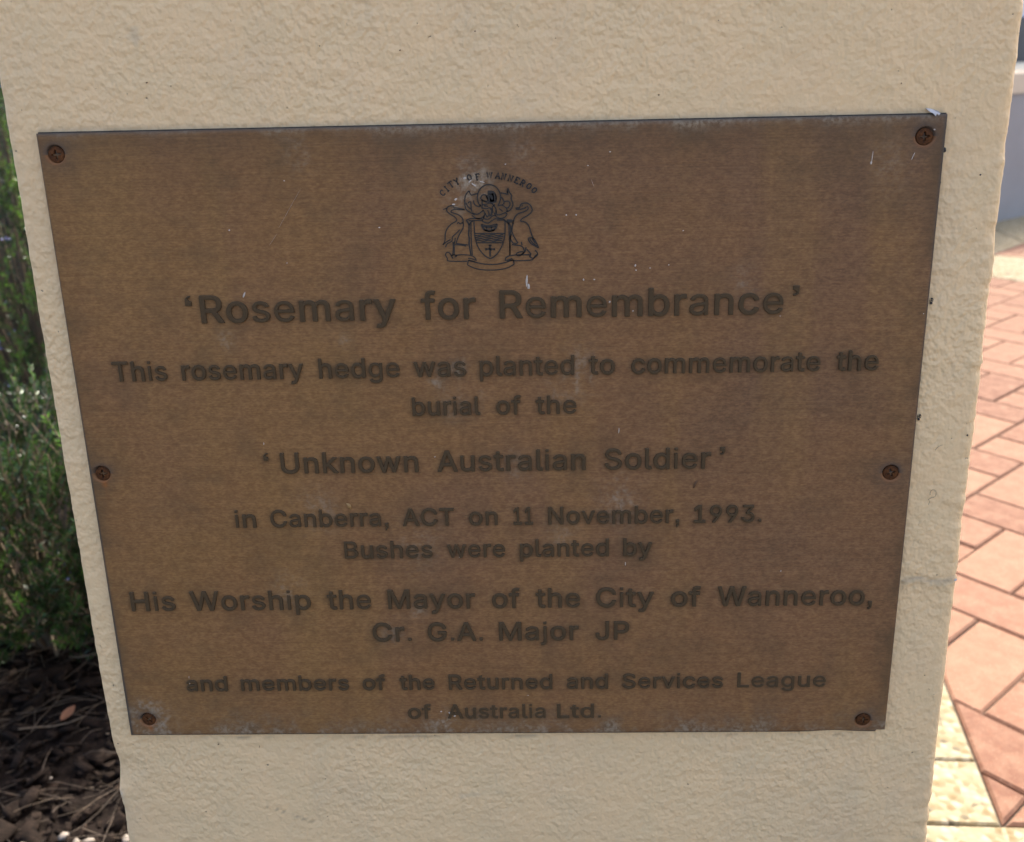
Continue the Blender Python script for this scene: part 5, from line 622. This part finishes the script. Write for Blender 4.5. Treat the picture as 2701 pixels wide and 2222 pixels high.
ribbons('crest_mantling', [[(660, 440), (610, 500), (595, 600), (610, 700), (650, 740), (700, 770), (740, 792)], [(610, 610), (640, 670), (690, 710)], [(640, 620), (680, 600), (690, 700), (702, 745)], [(720, 580), (740, 640), (800, 670), (832, 640)], [(660, 440), (690, 500), (740, 490), (785, 480)], [(700, 760), (760, 782), (810, 770), (870, 720)], [(700, 800), (760, 840), (830, 840), (880, 800), (890, 770)],
    [(1225, 400), (1250, 460), (1280, 510), (1275, 560), (1300, 620), (1290, 680), (1250, 730), (1200, 742)], [(1125, 470), (1180, 480), (1225, 490), (1212, 440)], ([(1225, 410), (1220, 470)], 18), [(1130, 530), (1165, 580), (1170, 620), (1140, 650)], [(1180, 600), (1230, 590), (1260, 630), (1230, 690), (1208, 680)], [(1080, 660), (1140, 650), (1200, 690), (1220, 745)], [(1050, 720), (1060, 780), (1110, 790), (1190, 760), (1212, 782)], [(1030, 760), (1060, 820), (1130, 842), (1190, 820), (1222, 770)], [(1100, 700), (1150, 740)],
    [(870, 820), (890, 850), (940, 855), (1000, 810), (1050, 800)], [(850, 880), (880, 900), (940, 912), (990, 880), (1060, 845), (1180, 862)], [(885, 800), (850, 880)], [(620, 868), (700, 845), (850, 850)]])
SG = {'C': [[(.9, .25), (.8, .05), (.5, 0), (.15, .2), (.1, .5), (.15, .8), (.5, 1), (.85, .85)]], 'I': [[(.5, 0), (.5, 1)], [(.25, 0), (.75, 0)], [(.25, 1), (.75, 1)]], 'T': [[(.5, 0), (.5, 1)], [(.05, .2), (.05, 0), (.95, 0), (.95, .2)], [(.3, 1), (.7, 1)]],
    'Y': [[(.1, 0), (.5, .5), (.5, 1)], [(.9, 0), (.5, .5)], [(.3, 1), (.7, 1)], [(0, 0), (.25, 0)], [(.75, 0), (1, 0)]], 'O': [[(.5, 0), (.15, .2), (.1, .5), (.15, .8), (.5, 1), (.85, .8), (.9, .5), (.85, .2), (.5, 0)]],
    'F': [[(.25, 0), (.25, 1)], [(.1, 0), (.9, 0), (.9, .2)], [(.25, .48), (.65, .48)], [(.1, 1), (.5, 1)]], 'W': [[(-.05, 0), (.2, 1), (.5, .1), (.8, 1), (1.05, 0)]],
    'A': [[(.05, 1), (.5, 0), (.95, 1)], [(.22, .65), (.78, .65)], [(-.05, 1), (.25, 1)], [(.75, 1), (1.05, 1)]], 'N': [[(.15, 1), (.15, 0), (.85, 1), (.85, 0)], [(0, 0), (.2, 0)], [(0, 1), (.3, 1)], [(.7, 0), (1, 0)]],
    'E': [[(.2, 0), (.2, 1)], [(.05, 0), (.9, 0), (.9, .2)], [(.2, .48), (.6, .48)], [(.05, 1), (.92, 1), (.92, .78)]], 'R': [[(.2, 0), (.2, 1)], [(.05, 0), (.6, 0), (.85, .12), (.85, .38), (.6, .5), (.2, .5)], [(.55, .5), (.85, 1), (1, 1)], [(.05, 1), (.38, 1)]]}
for ch, ux, uy in (('C', 272, 470), ('I', 332, 412), ('T', 395, 350), ('Y', 480, 308), ('O', 665, 248), ('F', 785, 240), ('W', 957, 212), ('A', 1080, 220), ('N', 1165, 236), ('N', 1265, 262), ('E', 1358, 290), ('R', 1442, 328), ('O', 1535, 372), ('O', 1612, 432)):
    an = math.atan2(ux - 945, 1150 - uy); H_, W_ = 84, 66; c, s_ = math.cos(an), math.sin(an); st_ = []
    for pl in SG[ch]: st_.append([(ux + ((x - .5) * W_) * c - ((y - .5) * H_) * s_, uy + ((x - .5) * W_) * s_ + ((y - .5) * H_) * c) for x, y in pl])
    o = ribbons('crest_letter', st_, 12, sm=False)
for o_ in plaque.children:
    if o_.name.startswith('crest'): outline.append(np.repeat(np.array([(v.co.x, v.co.z) for v in o_.data.vertices]), 1, 0))
# stain raster with painted shade (0.5 mm cells)
RW, RH = 940, 760; ras = np.zeros((RH, RW), np.float32)
op = np.concatenate(outline); ix = ((op[:, 0] + .235) / .0005).astype(int); iz = ((op[:, 1] + .19) / .0005).astype(int); ras[iz.clip(0, RH - 1), ix.clip(0, RW - 1)] = 1
fy = np.fft.fftfreq(RH)[:, None]; fxx = np.fft.rfftfreq(RW)[None]
def blur(a, s): return np.fft.irfft2(np.fft.rfft2(a) * np.exp(-2 * np.pi ** 2 * s * s * (fxx ** 2 + fy ** 2)), s=a.shape)
halo = np.clip(blur(ras, 1.6) * 1.5, 0, 1) * .62 + np.clip(blur(ras, 6) * 2, 0, 1) * .30
gxr, gzr = np.meshgrid(-.235 + .0005 * np.arange(RW), -.19 + .0005 * np.arange(RH))
halo = np.clip(halo * (1 + .9 * fbm(gxr + 1, gzr + 1, .02, 61, 4)), 0, .95)
ex = np.minimum(.225 - np.abs(gxr), .1777 - np.abs(gzr)); nz1 = fbm(gxr + 1, gzr + 1, .018, 51, 5, .6); nz2 = fbm(gxr + 1, gzr + 1, .003, 52, 3, .7)
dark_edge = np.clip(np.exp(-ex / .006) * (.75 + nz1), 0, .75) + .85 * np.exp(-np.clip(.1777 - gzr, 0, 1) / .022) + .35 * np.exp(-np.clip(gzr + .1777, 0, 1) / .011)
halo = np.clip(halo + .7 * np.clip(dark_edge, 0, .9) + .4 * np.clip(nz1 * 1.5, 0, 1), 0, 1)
tp = .1777 - gzr; bt = gzr + .1777
crust = np.clip(1.1 * np.exp(-tp / .0022) * (.4 + nz1 * 2 + .5 * (gxr > -.12)), 0, 1) * .8
crust += np.clip(np.exp(-bt / .006) * (.35 + 1.7 * nz1 + nz2) * 1.1, 0, .8)
rbl = np.hypot(gxr + .2139, gzr + .1665); crust += np.clip(np.exp(-((rbl - .0075) / .006) ** 2) * (.5 + nz2 * 1.2), 0, .8)
for cx_, cz_, rr_, aa in ((-.0085, .1535, .006, .75), (-.003, .149, .005, .6), (-.011, .147, .004, .5), (-.016, .141, .005, .55), (-.018, .135, .004, .3), (-.03, .045, .004, .5), (-.0185, .052, .004, .55), (.046, .051, .008, .4), (.038, .038, .011, .22), (-.010, .034, .007, .22), (-.022, .030, .006, .3), (-.1, -.03, .01, .3), (.068, -.026, .011, .4), (.036, -.045, .008, .25), (-.045, -.052, .012, .22), (-.12, -.08, .008, .35), (-.048, -.094, .004, .45), (-.037, -.168, .006, .8), (-.064, -.109, .006, .3), (-.141, .069, .004, .35), (-.078, .068, .003, .25), (-.093, .165, .006, .35), (.20, .155, .01, .2), (.011, -.005, .008, .22), (.13, .095, .006, .3), (.02, .165, .007, .3)):
    dd = np.hypot(gxr - cx_, (gzr - cz_) * .8); crust += aa * np.exp(-(dd / rr_) ** 2) * np.clip(.75 + 2.2 * nz2 + nz1, 0, 1.6)
crust = np.clip(crust, 0, .9)
rustr = np.zeros_like(ras); dk = np.zeros_like(ras)
for k, (sx_, sz_) in enumerate(screws):
    d = np.hypot(gxr - sx_, gzr - sz_); rustr += .55 * np.exp(-((d - .0046) / .0009) ** 2) * (.5 + .5 * ((gzr - sz_) < 0)); dk += .75 * np.exp(-(d / .0058) ** 4) * (gzr > sz_) + .35 * np.exp(-(d / .009) ** 2)  # dk paints the recess shadow over the upper half of each screw
    if k in (2, 4): rustr += .8 * np.exp(-((gxr - sx_ - .0008) / .0016) ** 2 - ((gzr - sz_ + .0064) / .0016) ** 2)
    if k == 2: rustr += .25 * np.exp(-((gxr - sx_ - .001) / .0011) ** 2) * np.clip(1 - (sz_ - gzr) / .024, 0, 1) * (gzr < sz_ - .004)
dk = dk + .75 * np.exp(-(np.clip(ex, 0, 1) / .0008) ** 2); rustr = np.clip(rustr, 0, .85); dk = np.clip(dk, 0, .85)  # rim darkened to paint in the contact shadow line
def axis(lo, hi, st, cent, fine):
    a = np.arange(lo, hi + 1e-9, st).tolist()
    for c in cent: a = [v for v in a if abs(v - c) > .0056] + np.arange(c - .0055, c + .0056, fine).tolist()
    return np.unique(np.round(np.array(a + [lo, hi]), 7))
xa = axis(-.225, .225, .00085, [s[0] for s in (screws[0], screws[1], screws[4], screws[5])] + [screws[3][0] + .0035], .0004)
za = axis(-.1777, .1777, .00085, [s[1] for s in screws], .0004)
def dedup(a): 
    k = [a[0]]
    for v in a[1:]:
        if v - k[-1] > .00018: k.append(v)
    k[-1] = a[-1]; return np.array(k)
xa, za = dedup(xa), dedup(za)
GX, GZZ = np.meshgrid(xa, za)
YY = np.full(GX.shape, YF)
for sx_, sz_ in screws:
    d = np.hypot(GX - sx_, GZZ - sz_); YY = YY + np.where(d < .0048, .0016 * np.clip((.0048 - d) / .0007, 0, 1), 0)
YY = YY + fbm(GX + 1, GZZ + 1, .08, 71, 2) * .0003
# true outline of the sheet: slightly out of square
tx = (GX + .225) / .45; tz = (GZZ + .1777) / .3554
QX = (1 - tz) * ((1 - tx) * -.2261 + tx * .2241) + tz * ((1 - tx) * -.2243 + tx * .2256)
keep = np.minimum(.225 - np.abs(GX), .1777 - np.abs(GZZ)); blend = np.exp(-keep / .006); WX = GX + (QX - GX) * blend
WZ = GZZ + np.where(GZZ < -.17, .0009 * np.exp(-((GX - .195) / .012) ** 2) * np.exp(-(GZZ + .1777) / .003) * 1.0 + .0012 * (GX > .2195) * np.exp(-(GZZ + .1777) / .002), 0)
YY = YY + .0006 * np.exp(-keep / .0005)
pv = np.stack([WX.ravel(), YY.ravel(), WZ.ravel()], 1); nX, nZ = len(xa), len(za)
FF = grid_faces(nX, nZ)
rim = np.r_[np.arange(nX), (np.arange(1, nZ) * nX + nX - 1), ((nZ - 1) * nX + np.arange(nX - 2, -1, -1)), (np.arange(nZ - 2, 0, -1) * nX)]
bk = pv[rim].copy(); bk[:, 1] = .0004; n0 = len(pv); m_ = len(rim); k_ = np.arange(m_); SFc = np.stack([rim, np.roll(rim, -1), n0 + (k_ + 1) % m_, n0 + k_], 1)[:, ::-1]
me = mesh_np('plate', np.r_[pv, bk], np.r_[FF, SFc], True)
me.attributes.new('stain_shade', 'FLOAT_COLOR', 'POINT')
def samp(a, x, z):
    fx_ = np.clip((x + .235) / .0005, 0, RW - 2); fz_ = np.clip((z + .19) / .0005, 0, RH - 2); i = fx_.astype(int); j = fz_.astype(int); s = fx_ - i; t = fz_ - j
    return (a[j, i] * (1 - s) + a[j, i + 1] * s) * (1 - t) + (a[j + 1, i] * (1 - s) + a[j + 1, i + 1] * s) * t
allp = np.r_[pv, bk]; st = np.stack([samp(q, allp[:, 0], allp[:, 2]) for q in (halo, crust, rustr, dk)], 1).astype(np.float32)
me.attributes['stain_shade'].data.foreach_set('color', st.reshape(-1))
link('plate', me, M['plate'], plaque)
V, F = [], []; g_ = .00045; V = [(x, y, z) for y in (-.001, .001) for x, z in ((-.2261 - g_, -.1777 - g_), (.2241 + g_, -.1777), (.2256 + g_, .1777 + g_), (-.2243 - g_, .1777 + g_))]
link('contact_shadow_sheet', pyd('contact_shadow_sheet', V, [(0, 1, 2, 3), (7, 6, 5, 4), (0, 4, 5, 1), (1, 5, 6, 2), (2, 6, 7, 3), (3, 7, 4, 0)]), M['crest'], plaque)  # thin dark sheet standing in for the contact shadow round the plate
# screws
def screw_mesh(rot, seed):
    R_, NSg, NR = .0043, 72, 22; V, F = [(0, 0, 0)], []; q = random.Random(seed)
    def dep(x, y):
        c, s = math.cos(rot), math.sin(rot); a, b = x * c + y * s, -x * s + y * c; w_ = .00042
        da, db = abs(a), abs(b); mn, mx = min(da, db), max(da, db)
        e = max(0, 1 - mx / .0026)
        cut = .0014 * min(1, max(0, (w_ + .00035 * e - mn) / .00022)) * min(1, e * 3.5)
        r2 = math.hypot(x, y) / R_; return .00025 * (1 - r2 ** 2) - cut - .0006 * max(0, (r2 - .9) / .1) ** 2
    V[0] = (0, 0, dep(0, 0))
    for i in range(1, NR + 1):
        r_ = R_ * i / NR
        for k in range(NSg): a = 6.28318 * k / NSg; x, y = r_ * math.cos(a), r_ * math.sin(a); V.append((x, y, dep(x, y)))
    for k in range(NSg): V.append((R_ * math.cos(6.28318 * k / NSg), R_ * math.sin(6.28318 * k / NSg), -.003))
    for k in range(NSg): F.append((0, 1 + k, 1 + (k + 1) % NSg, 0))
    F = [(0, 1 + k, 1 + (k + 1) % NSg) for k in range(NSg)]
    for i in range(NR):
        for k in range(NSg): a = 1 + i * NSg; F.append((a + k, a + NSg + k, a + NSg + (k + 1) % NSg, a + (k + 1) % NSg))
    me = pyd('screw', V, F); me.materials.append(M['rust']); return me
for k, (sx_, sz_) in enumerate(screws):
    o = link('screw', screw_mesh([.12, .02, .03, .3, .75, .1][k], k), None, plaque, (sx_ + (0.0002 if k != 5 else .0004), YF + .0006, sz_ - .0002)); o.rotation_euler = (math.pi / 2 + (.08 if k == 5 else 0), 0, .05 if k == 5 else 0)
# flecks of pale paint and droppings on the plate
def quadp(V, F, cx_, cz_, L, W_, an, y):
    n = len(V); m_ = 8
    for k in range(m_): a = 6.2832 * k / m_; q_ = rnd.uniform(.8, 1.2); x, z = math.cos(a) * L / 2 * q_, math.sin(a) * W_ / 2 * q_; V.append((cx_ + x * math.cos(an) - z * math.sin(an), y, cz_ + x * math.sin(an) + z * math.cos(an)))
    V.append((cx_, y - .00025, cz_))
    for k in range(m_): F.append((n + k, n + (k + 1) % m_, n + m_))
V, F = [], []
K = .2450                                            # metres per full picture width, near the plate centre
for x, z, L, W_, an in ((-.1325, .1275, .9, .8, 0), (-.0556, .1275, 1, .8, 0), (-.1285, .0935, 3, .9, 1.1), (.0395, .132, .9, .7, 0), (.0445, .132, .8, .7, 0), (.0188, .0985, 7, 1.1, 1.5), (.0197, .0955, 3, 1.4, 1.5), (.0480, .0985, 1.3, .8, 1.4), (.0535, .0985, .9, .7, 0), (.0745, .1055, 1.3, .8, 1.3), (.0748, .103, .9, .7, 0), (.082, .104, .8, .6, 0), (.0615, .0865, 1.3, .9, 1.2),
    (.1905, .1575, 7, .35, 1.5), (.1902, .155, 1.6, .9, 1.5), (.0505, .1565, .8, .6, 0), (.0095, .158, .9, .6, 0), (.0615, .163, .9, .5, 0), (.0665, .015, 3.4, .5, 1.5), (.0705, -.065, 2.4, .5, 1.55), (-.0225, -.060, .9, .5, 0), (-.1265, .0102, 1.5, .4, 1.5), (.1575, -.0705, 1.1, .5, 1.5), (-.1858, -.1405, 3, .6, 1.5), (-.1857, -.137, 1.6, .4, 1.5), (-.0335, .0012, 1, .5, .5), (.102, -.004, 2, .6, 1.4),
    (.2105, .1580, 4.4, .35, 1.2), (.2197, .1705, .9, .8, 0), (-.0325, -.163, 2.6, 1.1, -.5), (-.0300, -.165, 1.4, .8, .5), (-.0378, -.1618, 1.2, .8, .3), (.0915, .1055, .7, .6, 0), (-.102, .152, .8, .5, 0), (.0985, .1230, .9, .5, .6), (.0735, .0815, .8, .8, 0), (-.1045, .1100, .6, .5, 0), (.223, .0775, .6, .5, 0), (.014, -.151, .7, .5, 0), (.1495, .0775, .7, .4, 0), (-.0085, .1500, 2.2, .8, .8), (-.0065, .1480, 3, .7, -.6), (-.0110, .1515, 1.6, .9, .2), (-.0025, .1495, 2.6, .5, -.3), (-.0160, .1410, 1.8, .9, .7), (-.0172, .1385, 1.4, .8, 0)):
    quadp(V, F, x, z, L / 1000, W_ / 1000, an, YF - .0001)
tag(link('pale_flecks', pyd('pale_flecks', V, F), M['fleck'], plaque), 'tiny pale droppings and paint flecks dotted over the plate', kind='stuff')
# paint torn away above the upper right corner
V = [(.2165, -.0008, .1800), (.2188, -.0018, .1797), (.2212, -.0046, .1788), (.2222, -.0052, .1776), (.2213, -.0056, .1768), (.2204, -.0056, .1776), (.2198, -.0058, .1765), (.2186, -.0052, .1778), (.2172, -.0040, .1786)]
V += [(x, y + .0006, z) for x, y, z in V]; n = 9
link('paint_flake', pyd('paint_flake', V, [tuple(range(9)), tuple(range(17, 8, -1))] + [((i + 1) % n, i, n + i, n + (i + 1) % n) for i in range(n)]), M['flake'], pier)
def bits(name, parent, mat, items, lab=None, cat=None):
    V, F = [], []
    for cx_, cz_, L, W_, an, y in items: quadp(V, F, cx_, cz_, L, W_, an, y)
    o = link(name, pyd(name, V, F), mat, parent)
    return tag(o, lab, cat) if lab else o
V, F = [], []
for a_, b_ in (((-.1085, .126), (-.094, .148)), ((-.113, .119), (-.108, .1255)), ((.052, .150), (.0535, .146))):
    L_ = math.hypot(b_[0] - a_[0], b_[1] - a_[1]); quadp(V, F, (a_[0] + b_[0]) / 2, (a_[1] + b_[1]) / 2, L_, .00012, math.atan2(b_[1] - a_[1], b_[0] - a_[0]), YF + .00005)
tag(link('scratch_marks', pyd('scratch_marks', V, F), M['fleck'], plaque), 'hairline scratches across the bronze', kind='stuff')
bits('paint_chip', pier, M['flake'], [(.2575, -.0808, .0018, .0016, .4, -.0004)])
bits('paint_chip', pier, M['flake'], [(-.2398, -.2262, .0016, .0040, .2, .0004)])
bits('dark_hole', pier, M['black'], [(.2275, .1596, .0016, .0026, .1, -.0012), (.2465, .147, .0012, .0008, .3, -.0008), (.2266, .1435, .0014, .0016, .3, -.0012), (.2548, .0073, .0009, .0012, 0, -.0006)])
def ant(x, z, an, lab):
    bm = bmesh.new()
    for t, rr_ in ((-.0013, .0007), (0, .00042), (.0011, .00055)):
        bmesh.ops.create_uvsphere(bm, u_segments=8, v_segments=6, radius=rr_, matrix=Matrix.Translation((math.cos(an) * t, -.0007, math.sin(an) * t)))
    for s in (-1, 1):
        for t in (-.0005, 0, .0005):
            bmesh.ops.create_cone(bm, segments=4, radius1=.00008, radius2=.00008, depth=.0013, matrix=Matrix.Translation((math.cos(an) * t - math.sin(an) * s * .0008, -.0004, math.sin(an) * t + math.cos(an) * s * .0008)) @ Matrix.Rotation(s * math.pi / 3, 4, 'X') @ Matrix.Rotation(math.pi / 2, 4, 'Y') @ Matrix.Rotation(an, 4, 'X'))
    me = bpy.data.meshes.new('ant'); bm.to_mesh(me); bm.free(); o = link('ant', me, M['black'], None, (x, -.0002, z)); tag(o, lab, 'insect')
ant(.2285, .0826, 1.5, 'tiny black ant on the cream render beside the upper right side of the plaque')
ant(.2281, .0183, 1.35, 'tiny black ant on the cream render above the right middle screw')
def fibre(name, P, rr_, mat, lab, cat):
    V, F = tubes([P], [rr_], 5); o = link(name, mesh_np(name, V, F, True), mat); tag(o, lab, cat)
fibre('dry_fibre', [(.2395 + .0016 * math.cos(a) * (1 + .25 * k / 9), -.0011, -.0268 + .0024 * math.sin(a)) for k, a in enumerate([math.radians(200 - 34 * i) for i in range(10)])] + [(.2372, -.0011, -.0305), (.2382, -.0011, -.0312), (.2378, -.001, -.0335)], .00016, M['fibre'], 'looped dry plant fibre stuck to the render beside the right middle screw', 'fibre')
fibre('dry_fibre', [(.2382, -.0011, -.0012), (.2388, -.0013, .0002), (.2398, -.0014, .0013), (.2412, -.0013, .0019), (.2420, -.0011, .0020)], .00013, M['fibre'], 'short curved hair-like fibre on the render above the looped one', 'fibre')
def seedm(name, x, z, L, W_, an, mat, lab):
    me = blob(1, (L / 2, W_ / 2, W_ / 3), 3); o = link(name, me, mat, None, (x, YF - .0004, z)); o.rotation_euler = (math.pi / 2, -an, 0); tag(o, lab, 'seed husk')
seedm('seed_husk', -.0828, -.0285, .0042, .0019, -1.0, M['husk'], 'small yellow seed husk stuck on the plaque above the word Canberra')
seedm('seed_husk', .1085, -.0180, .0052, .0012, 1.15, M['brownh'], 'thin reddish brown husk on the plaque above the year')
for x, z, L, an in ((-.1755, -.1875, .0018, .9), (-.1496, -.1895, .0014, 1.3), (-.163, -.2068, .0011, 1.2), (.152, .235, .001, .3)):
    pass
bits('dark_speck', pier, M['brownh'], [(-.1755, -.1885, .0016, .0006, .9, -.0009), (-.1504, -.1902, .0016, .0004, 1.4, -.0009), (-.1632, -.2071, .0011, .0004, 1.2, -.0009), (-.112, -.214, .0008, .0006, 0, -.0009), (-.113, -.242, .0008, .0006, 0, -.0009), (-.0405, .213, .001, .0006, .5, -.0009), (-.0035, .221, .0007, .0006, .5, -.0009), (.2035, .192, .0009, .0005, 1.3, -.0009), (-.167, .2005, .0012, .0006, .3, -.0009)])

# the plate face, not the pier face, lies on the plane y = 0
for o_ in (plaque, pier): o_.location.y += .0042; o_.scale = (1.003, 1, 1.003) if o_ is plaque else (1, 1, 1); o_.location.z -= .0011 * (o_ is plaque)
for o_ in list(sc.objects):
    if o_.parent is None and o_.name.split('.')[0] in ('ant', 'dry_fibre', 'seed_husk'): o_.location.y += .0042
